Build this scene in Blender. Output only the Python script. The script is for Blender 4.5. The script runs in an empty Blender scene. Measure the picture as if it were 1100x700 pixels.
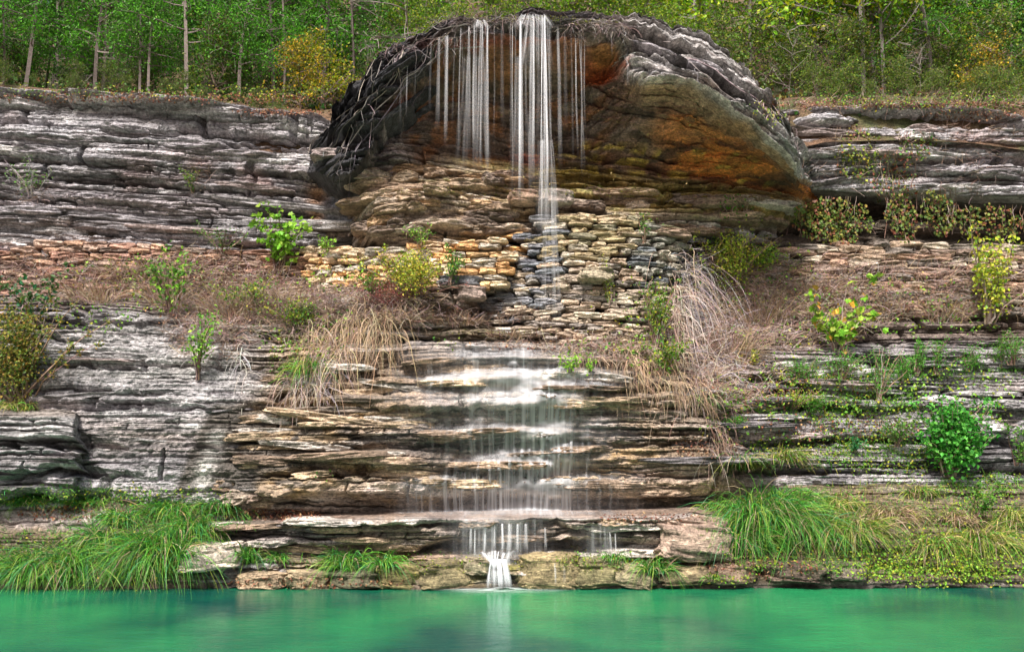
import bpy, math, random
import numpy as np
R = np.random.default_rng(11)
random.seed(5)
sc = bpy.context.scene
COL = sc.collection

# ------------------------------------------------------------------ camera geometry
H, CY, F = 2.2, -13.5, 950.0
PITCH = math.atan(120 / F)
cP, sP = math.cos(PITCH), math.sin(PITCH)

def P(u, v, Y):
    """world point seen at photo pixel (u, v) at depth coordinate Y"""
    u, v, Y = np.broadcast_arrays(np.asarray(u, float), np.asarray(v, float), np.asarray(Y, float))
    a = (u - 550) / F; b = (350 - v) / F
    t = (Y - CY) / (cP - sP * b)
    return np.stack([a * t, Y, H + (sP + cP * b) * t], -1)

def proj(p):
    y = p[..., 1] - CY; z = p[..., 2] - H
    f = np.maximum(y * cP + z * sP, 0.1); w = -y * sP + z * cP
    return 550 + F * p[..., 0] / f, 350 - F * w / f

# ------------------------------------------------------------------ noise
def _h(ix, iy, seed):
    ix = ix.astype(np.int64); iy = iy.astype(np.int64)
    h = (ix * 374761393 + iy * 668265263 + seed * 2246822519) & 0xFFFFFFFF
    h = ((h ^ (h >> 13)) * 1274126177) & 0xFFFFFFFF
    h = ((h ^ (h >> 16)) * 2246822519) & 0xFFFFFFFF
    return ((h ^ (h >> 15)) & 0xFFFFFF) / 8388607.5 - 1.0

def vn(x, y, seed=0):
    x, y = np.broadcast_arrays(np.asarray(x, float), np.asarray(y, float))
    ix = np.floor(x); iy = np.floor(y); fx = x - ix; fy = y - iy
    fx = fx * fx * (3 - 2 * fx); fy = fy * fy * (3 - 2 * fy)
    a = _h(ix, iy, seed); b = _h(ix + 1, iy, seed); c = _h(ix, iy + 1, seed); d = _h(ix + 1, iy + 1, seed)
    return (a + (b - a) * fx) * (1 - fy) + (c + (d - c) * fx) * fy

def fbm(x, y, o=4, seed=0):
    s = 0; A = 1; T = 0
    x, y = np.broadcast_arrays(np.asarray(x, float), np.asarray(y, float))
    for i in range(o):
        s = s + A * vn(x, y, seed + i * 31); T += A; A *= .55; x, y = x * 1.9 + y * .35 + 3.1, y * 1.9 - x * .35 + 7.7
    return s / T

def sm(x, a, b):
    t = np.clip((x - a) / (b - a), 0, 1); return t * t * (3 - 2 * t)

def blob(u, v, cu, cv, ru, rv, soft=.5, seed=0, nz=.25):
    """soft noisy ellipse mask, a patch of stone of another kind"""
    d = np.sqrt(((u - cu) / ru) ** 2 + ((v - cv) / rv) ** 2) + nz * fbm(u / 22, v / 9, 3, seed + 77)
    return 1 - sm(d, 1 - soft, 1 + soft * .4)

def band(u, us, vs):
    return np.interp(u, us, vs)

# ------------------------------------------------------------------ mesh helpers
def props(o, label=None, cat=None, group=None, kind=None):
    if label: o['label'] = label
    if cat: o['category'] = cat
    if group: o['group'] = group
    if kind: o['kind'] = kind
    return o

def make(name, V, Fc, mat, col=None, parent=None, smooth=True, **kw):
    """V (n,3), Fc (m,k) all faces of the same size, or a list of such arrays"""
    V = np.asarray(V, np.float32)
    Fs = Fc if isinstance(Fc, list) else [Fc]
    me = bpy.data.meshes.new(name)
    me.vertices.add(len(V)); me.vertices.foreach_set('co', V.ravel())
    nl = sum(f.size for f in Fs); npoly = sum(len(f) for f in Fs)
    me.loops.add(nl); me.polygons.add(npoly)
    me.loops.foreach_set('vertex_index', np.concatenate([f.ravel() for f in Fs]).astype(np.int32))
    tot = np.concatenate([np.full(len(f), f.shape[1]) for f in Fs]).astype(np.int32)
    st = np.concatenate([[0], np.cumsum(tot)[:-1]]).astype(np.int32)
    me.polygons.foreach_set('loop_start', st)
    me.polygons.foreach_set('use_smooth', np.full(npoly, smooth))
    me.update(calc_edges=True)
    if col is not None:
        c = np.ones((len(V), 4), np.float32); c[:, :col.shape[1]] = col
        at = me.attributes.new('Col', 'FLOAT_COLOR', 'POINT'); at.data.foreach_set('color', c.ravel())
    me.materials.append(mat)
    o = bpy.data.objects.new(name, me); COL.objects.link(o)
    if parent is not None: o.parent = parent
    return props(o, **kw)

def thing(name, label, cat, loc=(0, 0, 0), group=None):
    o = bpy.data.objects.new(name, None); COL.objects.link(o); o.location = tuple(float(c) for c in loc)
    o.empty_display_size = .1
    return props(o, label, cat, group)

def gridfaces(nr, nc):
    i = np.arange(nr - 1)[:, None] * nc + np.arange(nc - 1)[None]
    i = i.ravel()
    return np.stack([i, i + 1, i + nc + 1, i + nc], -1)

# ------------------------------------------------------------------ materials
def mat_new(name):
    m = bpy.data.materials.new(name); m.use_nodes = True
    nt = m.node_tree; nt.nodes.clear(); return m, nt, nt.nodes, nt.links

def N(nodes, t, **kw):
    n = nodes.new(t)
    for k, v in kw.items():
        if k.startswith('i_'):
            n.inputs[k[2:].replace('_', ' ')].default_value = v
        else: setattr(n, k, v)
    return n

def mapr(nodes, links, src, a, b, c, d, clamp=True):
    n = nodes.new('ShaderNodeMapRange'); n.clamp = clamp
    for i, x in zip(('From Min', 'From Max', 'To Min', 'To Max'), (a, b, c, d)): n.inputs[i].default_value = x
    links.new(src, n.inputs['Value']); return n.outputs['Result']

def rock_material(name, bump=.5, scale=1.0, grain=1.0):
    m, nt, n, l = mat_new(name)
    out = n.new('ShaderNodeOutputMaterial'); b = n.new('ShaderNodeBsdfPrincipled'); l.new(b.outputs[0], out.inputs[0])
    at = N(n, 'ShaderNodeAttribute', attribute_name='Col')
    tc = n.new('ShaderNodeNewGeometry')
    mp = n.new('ShaderNodeMapping'); l.new(tc.outputs['Position'], mp.inputs[0]); mp.inputs['Scale'].default_value = (1, 1, 4.5)
    n1 = N(n, 'ShaderNodeTexNoise', i_Scale=2.6 * scale, i_Detail=9.0, i_Roughness=.72); l.new(mp.outputs[0], n1.inputs[0])
    n2 = N(n, 'ShaderNodeTexNoise', i_Scale=20 * scale, i_Detail=6.0, i_Roughness=.75); l.new(tc.outputs['Position'], n2.inputs[0])
    mp3 = n.new('ShaderNodeMapping'); l.new(tc.outputs['Position'], mp3.inputs[0]); mp3.inputs['Scale'].default_value = (1, 1, 7)
    n3 = N(n, 'ShaderNodeTexNoise', i_Scale=5.5 * scale, i_Detail=8.0, i_Roughness=.7); l.new(mp3.outputs[0], n3.inputs[0])
    f1 = mapr(n, l, n1.outputs[0], .3, .7, 1 - .6 * grain, 1 + .6 * grain)
    f2 = mapr(n, l, n2.outputs[0], .3, .7, 1 - .7 * grain, 1 + .75 * grain)
    mu = N(n, 'ShaderNodeMath', operation='MULTIPLY'); l.new(f1, mu.inputs[0]); l.new(f2, mu.inputs[1])
    pw = N(n, 'ShaderNodeMath', operation='POWER'); l.new(mu.outputs[0], pw.inputs[0]); pw.inputs[1].default_value = 1.25
    vm = N(n, 'ShaderNodeVectorMath', operation='SCALE'); l.new(at.outputs['Color'], vm.inputs[0]); l.new(pw.outputs[0], vm.inputs['Scale'])
    # pale lichen / mineral specks and dark specks
    n4 = N(n, 'ShaderNodeTexNoise', i_Scale=34 * scale, i_Detail=3.0, i_Roughness=.6); l.new(mp.outputs[0], n4.inputs[0])
    sp = mapr(n, l, n4.outputs[0], .60, .70, 0, .55 * grain)
    mx = N(n, 'ShaderNodeMix', data_type='RGBA'); l.new(sp, mx.inputs[0]); l.new(vm.outputs[0], mx.inputs[6]); 
    br = N(n, 'ShaderNodeVectorMath', operation='SCALE'); l.new(vm.outputs[0], br.inputs[0]); br.inputs['Scale'].default_value = 2.0
    l.new(br.outputs[0], mx.inputs[7])
    l.new(mx.outputs[2], b.inputs['Base Color'])
    ro = mapr(n, l, at.outputs['Alpha'], 0, 1, .88, .28); l.new(ro, b.inputs['Roughness'])
    b.inputs['Specular IOR Level'].default_value = .4
    ad = N(n, 'ShaderNodeMath', operation='MULTIPLY_ADD'); l.new(n3.outputs[0], ad.inputs[0]); ad.inputs[1].default_value = 1.0; 
    h2 = mapr(n, l, n2.outputs[0], 0, 1, 0, .8, False); l.new(h2, ad.inputs[2])
    bp = N(n, 'ShaderNodeBump', i_Strength=bump, i_Distance=.075); l.new(ad.outputs[0], bp.inputs['Height']); l.new(bp.outputs[0], b.inputs['Normal'])
    return m

def leaf_material(name, trans=.35, rough=.5, spec=.3):
    m, nt, n, l = mat_new(name)
    out = n.new('ShaderNodeOutputMaterial'); b = n.new('ShaderNodeBsdfPrincipled')
    at = N(n, 'ShaderNodeAttribute', attribute_name='Col')
    g = n.new('ShaderNodeNewGeometry')
    nz = N(n, 'ShaderNodeTexNoise', i_Scale=25.0, i_Detail=3.0); l.new(g.outputs['Position'], nz.inputs[0])
    f = mapr(n, l, nz.outputs[0], .3, .7, .75, 1.25)
    vm = N(n, 'ShaderNodeVectorMath', operation='SCALE'); l.new(at.outputs['Color'], vm.inputs[0]); l.new(f, vm.inputs['Scale'])
    l.new(vm.outputs[0], b.inputs['Base Color']); b.inputs['Roughness'].default_value = rough
    b.inputs['Specular IOR Level'].default_value = spec
    t = n.new('ShaderNodeBsdfTranslucent'); l.new(vm.outputs[0], t.inputs[0])
    mx = n.new('ShaderNodeMixShader'); mx.inputs[0].default_value = trans
    l.new(b.outputs[0], mx.inputs[1]); l.new(t.outputs[0], mx.inputs[2]); l.new(mx.outputs[0], out.inputs[0])
    return m

M_ROCK = rock_material('limestone', .9)
M_STONE = rock_material('walling_stone', .5, 1.6)
M_SOIL = rock_material('soil_and_litter', .8, 2.0, 1.2)
M_LEAF = leaf_material('leaf', .4)
M_GRASS = leaf_material('grass_blade', .3, .45)
M_DRY = leaf_material('dry_stalk', .15, .8, .1)
M_BARK = leaf_material('bark', .0, .9, .1)

def water_material():
    m, nt, n, l = mat_new('pool_water')
    out = n.new('ShaderNodeOutputMaterial'); b = n.new('ShaderNodeBsdfPrincipled'); l.new(b.outputs[0], out.inputs[0])
    g = n.new('ShaderNodeNewGeometry')
    mp = n.new('ShaderNodeMapping'); l.new(g.outputs['Position'], mp.inputs[0]); mp.inputs['Scale'].default_value = (.35, .35, 1)
    nz = N(n, 'ShaderNodeTexNoise', i_Scale=1.0, i_Detail=3.0, i_Roughness=.5); l.new(mp.outputs[0], nz.inputs[0])
    cr = n.new('ShaderNodeValToRGB'); l.new(nz.outputs[0], cr.inputs[0])
    e = cr.color_ramp.elements; e[0].position = .36; e[0].color = (.002, .055, .045, 1); e[1].position = .64; e[1].color = (.018, .20, .075, 1)
    l.new(cr.outputs[0], b.inputs['Base Color'])
    b.inputs['Roughness'].default_value = .12; b.inputs['IOR'].default_value = 1.33
    mp2 = n.new('ShaderNodeMapping'); l.new(g.outputs['Position'], mp2.inputs[0]); mp2.inputs['Scale'].default_value = (1.6, 4.5, 1)
    n2 = N(n, 'ShaderNodeTexNoise', i_Scale=1.6, i_Detail=5.0, i_Roughness=.6); l.new(mp2.outputs[0], n2.inputs[0])
    bp = N(n, 'ShaderNodeBump', i_Strength=.3, i_Distance=.04); l.new(n2.outputs[0], bp.inputs['Height']); l.new(bp.outputs[0], b.inputs['Normal'])
    return m

def fall_material():
    """silky falling water: white, opacity from the vertex attribute, softer towards the rim of each strand"""
    m, nt, n, l = mat_new('falling_water')
    out = n.new('ShaderNodeOutputMaterial'); b = n.new('ShaderNodeBsdfPrincipled')
    b.inputs['Base Color'].default_value = (.93, .95, 1, 1); b.inputs['Roughness'].default_value = .45
    tl = n.new('ShaderNodeBsdfTranslucent'); tl.inputs[0].default_value = (.93, .95, 1, 1)
    m1 = n.new('ShaderNodeMixShader'); m1.inputs[0].default_value = .45; l.new(b.outputs[0], m1.inputs[1]); l.new(tl.outputs[0], m1.inputs[2])
    at = N(n, 'ShaderNodeAttribute', attribute_name='Col')
    sx = n.new('ShaderNodeSeparateColor'); l.new(at.outputs['Color'], sx.inputs[0])
    tr = n.new('ShaderNodeBsdfTransparent'); mx = n.new('ShaderNodeMixShader')
    l.new(sx.outputs[0], mx.inputs[0]); l.new(tr.outputs[0], mx.inputs[1]); l.new(m1.outputs[0], mx.inputs[2]); l.new(mx.outputs[0], out.inputs[0])
    return m
M_WATER = water_material(); M_FALL = fall_material()
# ------------------------------------------------------------------ bedded rock
class Beds:
    def __init__(s, seed, t0, t1, lo=-3, hi=16):
        r = np.random.default_rng(seed); s.seed = seed
        th = t0 + (t1 - t0) * r.random(int((hi - lo) / t0) + 4) ** 1.6
        s.b = lo + np.cumsum(th); s.th = th; s.r = r.random(len(th) + 2) * 2 - 1; s.m = (t0 + t1) / 2
        s.off = r.random(len(th) + 2) * 20; s.len = (.5 + r.random(len(th) + 2) * 2.2) * (s.m * 4 + .15)
    def __call__(s, q, x, crev=.02, warp=.22, block=.45, sharp=4):
        q = q + warp * s.m * fbm(x * .45 / (s.m * 2 + .3), q * .5, 3, s.seed) + .10 * s.m * vn(x * 9, q * 3, s.seed + 5)
        i = np.clip(np.searchsorted(s.b, q) - 1, 0, len(s.b) - 2)
        t = np.clip((q - s.b[i]) / (s.b[i + 1] - s.b[i]), 0, 1); th = s.b[i + 1] - s.b[i]
        n = vn(x * .55 / (s.m + .25) + s.off[i], i * 7.13, s.seed + 9)
        c = np.floor((x + s.off[i] + .1 * vn(x * 3, q * 4, 3)) / s.len[i]); blk = _h(c, i, s.seed + 3)
        p = .55 * s.r[i] + .7 * n + block * blk
        prof = sm(t, 0, .16) * (1 - .75 * np.clip(t, 0, 1) ** 1.6) + .1      # nose low on the bed, worn slope above it
        e = np.minimum(t, .6 * (1 - t) + .4) * th
        k = np.clip(.35 + 1.1 * vn(x * .8 + s.off[i], i * 3.3, s.seed + 21) + .35 * vn(x * 3.1, i * 5.1, s.seed + 22), 0, 1)
        crev = crev * (.35 + 1.5 * k)
        # joints between blocks of one bed
        fx = (x + s.off[i]) / s.len[i]; fx = np.minimum(fx - np.floor(fx), np.ceil(fx) - fx) * s.len[i]
        cv = np.exp(-(e / crev) ** 2) * k + .5 * np.exp(-(fx / (crev * .7)) ** 2) * (blk > .1)
        return p + .9 * prof, cv, i, blk

B1 = Beds(3, .22, .62); B2 = Beds(8, .07, .2); B3 = Beds(15, .022, .06)
ZB = np.full((1100, 1900), 1e9)      # what depth the rock has at a photo pixel, for standing plants on it
ZO_U, ZO_V = 400, 200
def zadd(V):
    u, v = proj(V)
    iu = np.round(u + ZO_U).astype(int); iv = np.round(v + ZO_V).astype(int)
    ok = (iu >= 1) & (iu < 1898) & (iv >= 1) & (iv < 1098)
    for du in (-1, 0, 1):
        for dv in (-1, 0, 1):
            np.minimum.at(ZB, (iv[ok] + dv, iu[ok] + du), V[ok, 1])
def anchor(u, v, back=0.0, dflt=1.0):
    u = np.asarray(u, float); v = np.asarray(v, float)
    iu = np.clip(np.round(u + ZO_U).astype(int), 0, 1899); iv = np.clip(np.round(v + ZO_V).astype(int), 0, 1099)
    Y = ZB[iv, iu]; Y = np.where(Y > 1e8, dflt, Y)
    return P(u, v, Y - back)

def tint(c, m, rgb, k=1.0):
    m = (np.clip(m, 0, 1) * k)[..., None]; return c * (1 - m) + np.array(rgb) * m

def smooth1(a, n, axis):
    if n < 1: return a
    k = np.hanning(2 * n + 3)[1:-1]; k /= k.sum()
    pad = [(0, 0)] * a.ndim; pad[axis] = (n, n)
    b = np.pad(a, pad, mode='edge')
    return sum(k[j] * np.take(b, np.arange(j, j + a.shape[axis]), axis) for j in range(2 * n + 1))

def sheet(name, cols, du, ds, amp, colour, sfun=None, mat=None, usm=14, rsm=4, u0=None, u1=None, extra=None, z=True, crevdepth=.30):
    us = [c[0] for c in cols]
    U = np.arange(u0 if u0 is not None else us[0], (u1 if u1 is not None else us[-1]) + du, du)
    K = len(cols[0][1])
    Vk = np.stack([np.interp(U, us, [c[1][k][0] for c in cols]) for k in range(K)])
    Yk = np.stack([np.interp(U, us, [c[1][k][1] for c in cols]) for k in range(K)])
    Vk = smooth1(Vk, int(usm / du), 1); Yk = smooth1(Yk, int(usm / du), 1)
    Pk = P(U[None], Vk, Yk)
    rows = []; vv = []; kk = []
    for k in range(K - 1):
        L = np.percentile(np.linalg.norm(Pk[k + 1] - Pk[k], axis=-1), 75)
        n = max(3, int(L / ds)); t = np.linspace(0, 1, n, endpoint=(k == K - 2))[:, None, None]
        rows.append(Pk[k][None] * (1 - t) + Pk[k + 1][None] * t)
        vv.append(np.repeat(Vk[k][None], n, 0) * (1 - t[..., 0]) + Vk[k + 1][None] * t[..., 0])
        kk.append(np.repeat((k + t[:, 0, 0])[:, None], len(U), 1))
    G = smooth1(np.concatenate(rows), rsm, 0); kk = np.concatenate(kk)
    u, v = proj(G); x, y, zz = G[..., 0], G[..., 1], G[..., 2]
    s = zz if sfun is None else sfun(u, v, x, y, zz, kk)
    xq = x + .35 * y + .12 * fbm(x * 2, zz * 2, 2, 5)
    d1, c1, i1, b1 = B1(s, xq, .085); d2, c2, i2, b2 = B2(s + .3 * y, xq, .026); d3, c3, i3, b3 = B3(s + .2 * y, xq, .009)
    A = amp(u, v, kk)    # a1, a2, a3, crevice
    r = fbm(xq * 3, s * 7, 4, 44); r2 = fbm(xq * 11, s * 22, 3, 45)
    lam = .25 + .95 * sm(fbm(xq * .55 + 3, s * 1.7, 3, 71), -.25, .3)     # laminated here, massive there
    rg = 1 - np.abs(fbm(xq * 2.3, s * 4.2, 4, 47)) * 2.4; rg2 = 1 - np.abs(fbm(xq * 7, s * 11, 3, 48)) * 2.4
    r3 = vn(xq * 45, s * 60, 49) + .6 * vn(xq * 28, s * 34, 50)
    D = A[0] * d1 + A[1] * d2 * (.45 + .6 * lam) + A[2] * d3 * lam + .03 * r + .014 * r2 + (A[2] * 2.2) * (rg - .5) + A[2] * 1.0 * (rg2 - .5) + A[2] * .28 * r3 - A[3] * crevdepth * (1.35 * c1 + .6 * c2 * (.4 + .6 * lam) + .14 * c3 * lam)
    # raw edges: the whole bed is eaten back here and there
    G = G.copy(); G[..., 1] -= D
    G[..., 2] += .35 * np.minimum(D, .05) * fbm(xq * 2, s * 3, 2, 46)
    if extra is not None: G = extra(G, u, v, kk)
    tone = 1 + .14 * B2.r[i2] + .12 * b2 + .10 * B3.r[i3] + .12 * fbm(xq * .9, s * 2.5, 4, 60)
    tone = tone * np.where((B3.r[i3] < -.5) & (vn(xq * 1.5, i3 * 2.7, 5) > -.4), .5, 1) * np.where((B2.r[i2] < -.6) & (vn(xq * .8, i2 * 2.7, 6) > -.3), .6, 1) * np.where((B2.r[i2] > .6), 1.25, 1)  # recessed beds darkened: crack shade put into colour, besides random bed tone
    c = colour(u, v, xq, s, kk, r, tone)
    nr, nc = x.shape
    o = make(name, G.reshape(-1, 3), gridfaces(nr, nc), mat or M_ROCK, c.reshape(-1, 4), smooth=False, kind='structure')
    if z: zadd(G.reshape(-1, 3))
    return o, G, u, v

GREY = np.array((.30, .285, .30)); MAUVE = np.array((.31, .25, .26)); WARM = np.array((.36, .27, .19)); OCHRE = (.46, .29, .10)
RUST = (.36, .10, .025); BLACK = (.045, .044, .05); PALE = (.54, .53, .525); MOSS = (.14, .16, .02); BLUE = (.22, .25, .31)
def base_colour(u, v, x, s, warm, tone, seed=0):
    n = fbm(x * .5, s * 1.4, 4, 100 + seed)
    w = np.clip(warm + .9 * n, 0, 1)[..., None]
    c = GREY * (1 - w) + WARM * w
    c = tint(c, sm(fbm(x * .8, s * 3, 4, 130 + seed), .0, .45), MAUVE, .4)
    c = tint(c, sm(fbm(x * 1.1, s * 5, 5, 160 + seed), .12, .5), PALE, .6)
    c = tint(c, sm(fbm(x * 1.6 + 9, s * 4, 4, 190 + seed), .2, .5), (.11, .10, .105), .75)
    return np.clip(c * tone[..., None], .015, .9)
def rgba(c, wet=0.0):
    return np.concatenate([c, np.broadcast_to(np.asarray(wet, float), c.shape[:2])[..., None]], -1)

# ---- lower cliff, from its foot to the terrace above it
LC = [(-260, [(600, .6), (545, .65), (500, .5), (430, .65), (335, .95), (318, 2.2), (308, 2.7)]),
      (80, [(590, .6), (540, .6), (500, .5), (430, .6), (333, .9), (316, 2.2), (306, 2.7)]),
      (240, [(590, .6), (540, .6), (500, .48), (430, .62), (348, 1.25), (322, 2.2), (300, 2.6)]),
      (300, [(580, 1.3), (546, .55), (515, .35), (430, .65), (360, 1.3), (325, 1.75), (298, 2.3)]),
      (440, [(590, 1.6), (541, .75), (505, .4), (412, .55), (362, .95), (330, 1.05), (303, 1.35)]),
      (500, [(590, 1.7), (548, 1.15), (500, .75), (408, .40), (368, .85), (345, 1.05), (312, 1.45)]),
      (530, [(590, 1.7), (548, 1.15), (495, .6), (405, .33), (369, .85), (356, 1.3), (348, 1.8)]),
      (560, [(590, 1.7), (548, 1.15), (492, .55), (403, .28), (370, .85), (362, 1.6), (352, 2.2)]),
      (640, [(590, 1.7), (548, 1.15), (492, .65), (410, .38), (372, .9), (364, 1.6), (354, 2.2)]),
      (760, [(590, 1.5), (540, .85), (500, .5), (425, .65), (375, 1.15), (352, 2.0), (330, 2.6)]),
      (800, [(600, .9), (525, .95), (490, 1.0), (435, 1.2), (395, 1.5), (350, 2.1), (322, 2.9)]),
      (950, [(610, .7), (530, 1.05), (500, 1.2), (440, 1.5), (375, 2.0), (345, 2.4), (318, 3.0)]),
      (1340, [(620, .7), (540, 1.05), (500, 1.2), (445, 1.5), (375, 2.0), (345, 2.4), (318, 3.0)])]
def lc_amp(u, v, k):
    calm = blob(u, v, 170, 430, 160, 120, .3, nz=.1)       # the flat grey face
    one = np.ones_like(u); foot = sm(k, .9, 1.6)
    ctr = sm(u, 270, 330) * (1 - sm(u, 745, 800))
    return (.13 * one - .10 * calm + .02 * ctr) * foot, .05 - .032 * calm + .018 * ctr, .016 + .004 * ctr, (1.1 - .35 * calm) * np.clip(foot + .3, 0, 1)
def lc_col(u, v, x, s, k, r, tone):
    ctr = sm(u, 230, 330) * (1 - sm(u, 740, 850)) 
    c = base_colour(u, v, x, s, .05 + .75 * ctr - .2 * (1 - ctr), tone)
    c = tint(c, blob(u, v, 150, 380, 130, 50, .6, 3), (.44, .425, .42), .45)
    n = fbm(x * 1.7, s * .6, 4, 7)
    dark = sm(u + (v - 480) * .45 + 12 * n, 204, 216) * (1 - sm(u, 300, 400)) * sm(v, 425, 440) * (1 - sm(v, 520, 535))
    c = tint(c, dark, (.085, .072, .06), .92)
    c = tint(c, ctr * sm(fbm(x * 1.2, s * 3.5, 4, 33), -.1, .35), (.20, .145, .10), .6)
    strip = np.exp(-((u + (v - 480) * .33 - 232 + 5 * n) / 10) ** 2) * sm(v, 455, 470)
    c = tint(c, strip, (.52, .50, .48), .85)
    c = tint(c, blob(u, v, 100, 480, 110, 45, .5, 9) * sm(n, -.5, .3), (.17, .16, .17), .5)
    for cu, cv, ru, rv in ((330, 470, 50, 16), (400, 505, 60, 22), (320, 520, 40, 20), (430, 535, 60, 10), (350, 440, 80, 14), (700, 490, 70, 14), (500, 520, 40, 14), (640, 500, 60, 18), (740, 440, 50, 12)):
        c = tint(c, blob(u, v, cu, cv, ru, rv, .8, cu) * sm(fbm(x * 3, s * 6, 3, cu), -.3, .4), OCHRE, .55)
    c = tint(c, blob(u, v, 560, 470, 150, 90, .6, 5) * sm(fbm(x * 2, s * 5, 3, 31), -.2, .4), (.13, .115, .12), .55)
    c = tint(c, blob(u, v, 560, 356, 200, 10, .9, 8), (.16, .14, .03), .4)
    c = tint(c, blob(u, v, 580, 362, 90, 8, .9, 18), (.03, .06, .035), .6)
    c = tint(c, sm(k, 4.0, 4.6) * np.clip(1 - ctr + .4, 0, 1), (.17, .115, .085), .7)
    wet = blob(u, v, 560, 470, 170, 120, .7, 2)
    return rgba(c, np.clip(wet * (.55 + .5 * fbm(x * 2, s * 6, 3, 55)), 0, 1))
lower, LG, Lu, Lv = sheet('lower_cliff', LC, 1.05, .0125, lc_amp, lc_col)

# ---- block of thick grey beds at the left edge
def ll_amp(u, v, k): o = np.ones_like(u); return .10 * o, .03 * o, .008 * o, 1.5 * o
def ll_col(u, v, x, s, k, r, tone):
    c = base_colour(u, v, x, s, -.3, tone, 7); c = tint(c, blob(u, v, 60, 455, 60, 14, .8, 3), PALE, .4)
    c = tint(c, 1 - sm(v, 444, 452), (.14, .11, .08), .7)
    return rgba(c, .1)
sheet('rock_ledge', [(-260, [(560, .3), (520, .05), (482, -.1), (447, .0), (440, .25), (436, 1.2)]),
                     (62, [(545, .35), (520, .1), (482, -.02), (447, .05), (440, .3), (437, 1.2)]),
                     (82, [(545, .45), (518, .25), (482, .05), (450, .2), (443, .45), (440, 1.2)]),
                     (92, [(545, 1.2), (518, 1.2), (482, 1.15), (455, 1.2), (448, 1.25), (444, 1.4)])], 1.05, .0125, ll_amp, ll_col, usm=3)

# ---- upper left cliff
ULc = [(-320, [(345, 2.7), (262, 2.45), (200, 2.35), (135, 2.5), (112, 2.55), (80, 2.2), (84, 2.9)]),
       (0, [(345, 2.7), (262, 2.45), (200, 2.35), (135, 2.45), (118, 2.6), (92, 2.2), (96, 2.9)]),
       (100, [(345, 2.7), (262, 2.45), (200, 2.35), (142, 2.4), (122, 2.6), (99, 2.2), (103, 2.9)]),
       (200, [(345, 2.7), (268, 2.45), (200, 2.35), (150, 2.4), (132, 2.55), (108, 2.2), (112, 2.9)]),
       (330, [(345, 2.7), (275, 2.45), (205, 2.4), (160, 2.35), (143, 2.5), (120, 2.25), (124, 2.9)]),
       (430, [(345, 2.8), (275, 2.75), (205, 2.8), (160, 2.8), (143, 2.7), (122, 2.6), (126, 3.0)])]
def ul_amp(u, v, k):
    o = np.ones_like(u); calm = blob(u, v, 372, 232, 36, 55, .4, nz=.1)
    return .10 * o * (1 - calm), .05 * (1 - .8 * calm), .017 * (1 - .6 * calm), 1.25 - 1.0 * calm
def ul_col(u, v, x, s, k, r, tone):
    c = base_colour(u, v, x, s, -.28, tone, 20)
    c = tint(c, blob(u, v, 80, 150, 200, 30, .8, 3) * sm(fbm(x * 2, s * 3, 3, 4), -.4, .3), (.36, .36, .39), .6)
    c = tint(c, blob(u, v, 240, 200, 130, 60, .8, 5) * sm(fbm(x * 1.3, s * 2, 3, 14), 0, .5), (.40, .27, .25), .5)
    c = tint(c, blob(u, v, 378, 232, 32, 50, .4, 6, .1), BLUE, .6)
    c = tint(c, np.exp(-((u - 338 + 4 * r) / 9) ** 2) * sm(v, 190, 205) * (1 - sm(v, 240, 256)), (.46, .27, .16), .8)
    c = tint(c, np.exp(-((u - 362 + 4 * r) / 4) ** 2) * sm(v, 190, 205) * (1 - sm(v, 240, 256)), (.5, .5, .52), .6)
    c = tint(c, sm(k, 5.1, 5.5), (.16, .10, .07), .8)
    return rgba(c, .12)
sheet('upper_left_cliff', ULc, 1.05, .0125, ul_amp, ul_col, sfun=lambda u, v, x, y, z, k: z + .055 * x)

# ---- upper right cliff with the vine-hung recess under it
URc = [(835, [(345, 3.4), (262, 3.6), (215, 3.9), (204, 3.0), (165, 2.9), (130, 2.9), (122, 3.1), (124, 3.8)]),
       (870, [(345, 3.4), (262, 3.9), (215, 4.0), (205, 2.85), (165, 2.7), (128, 2.8), (116, 2.75), (119, 3.6)]),
       (950, [(345, 3.4), (262, 4.0), (222, 4.0), (208, 2.75), (165, 2.7), (125, 2.85), (114, 2.7), (118, 3.6)]),
       (1020, [(345, 3.4), (262, 3.9), (225, 3.8), (212, 2.7), (165, 2.65), (128, 2.8), (117, 2.65), (120, 3.5)]),
       (1100, [(345, 3.4), (262, 3.8), (225, 3.8), (212, 2.55), (165, 2.6), (138, 2.75), (128, 2.6), (131, 3.5)]),
       (1400, [(345, 3.4), (262, 3.8), (232, 3.8), (218, 2.5), (172, 2.5), (145, 2.7), (140, 2.55), (143, 3.5)])]
def ur_amp(u, v, k): o = np.ones_like(u); return .10 * o, .05 * o, .016 * o, 1.2 * o
def ur_col(u, v, x, s, k, r, tone):
    c = base_colour(u, v, x, s, -.22, tone, 40)
    c = tint(c, blob(u, v, 900, 180, 60, 70, .8, 5), (.40, .40, .42), .5)
    c = tint(c, blob(u, v, 1030, 170, 110, 30, .8, 5) * sm(fbm(x * 2, s * 3, 3, 34), -.2, .4), (.34, .22, .20), .6)
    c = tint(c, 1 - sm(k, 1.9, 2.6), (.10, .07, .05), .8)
    c = tint(c, sm(k, 6.1, 6.5), (.18, .09, .06), .85)
    return rgba(c, .1)
sheet('upper_right_cliff', URc, 1.05, .0125, ur_amp, ur_col, sfun=lambda u, v, x, y, z, k: z + .02 * x)

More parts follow.
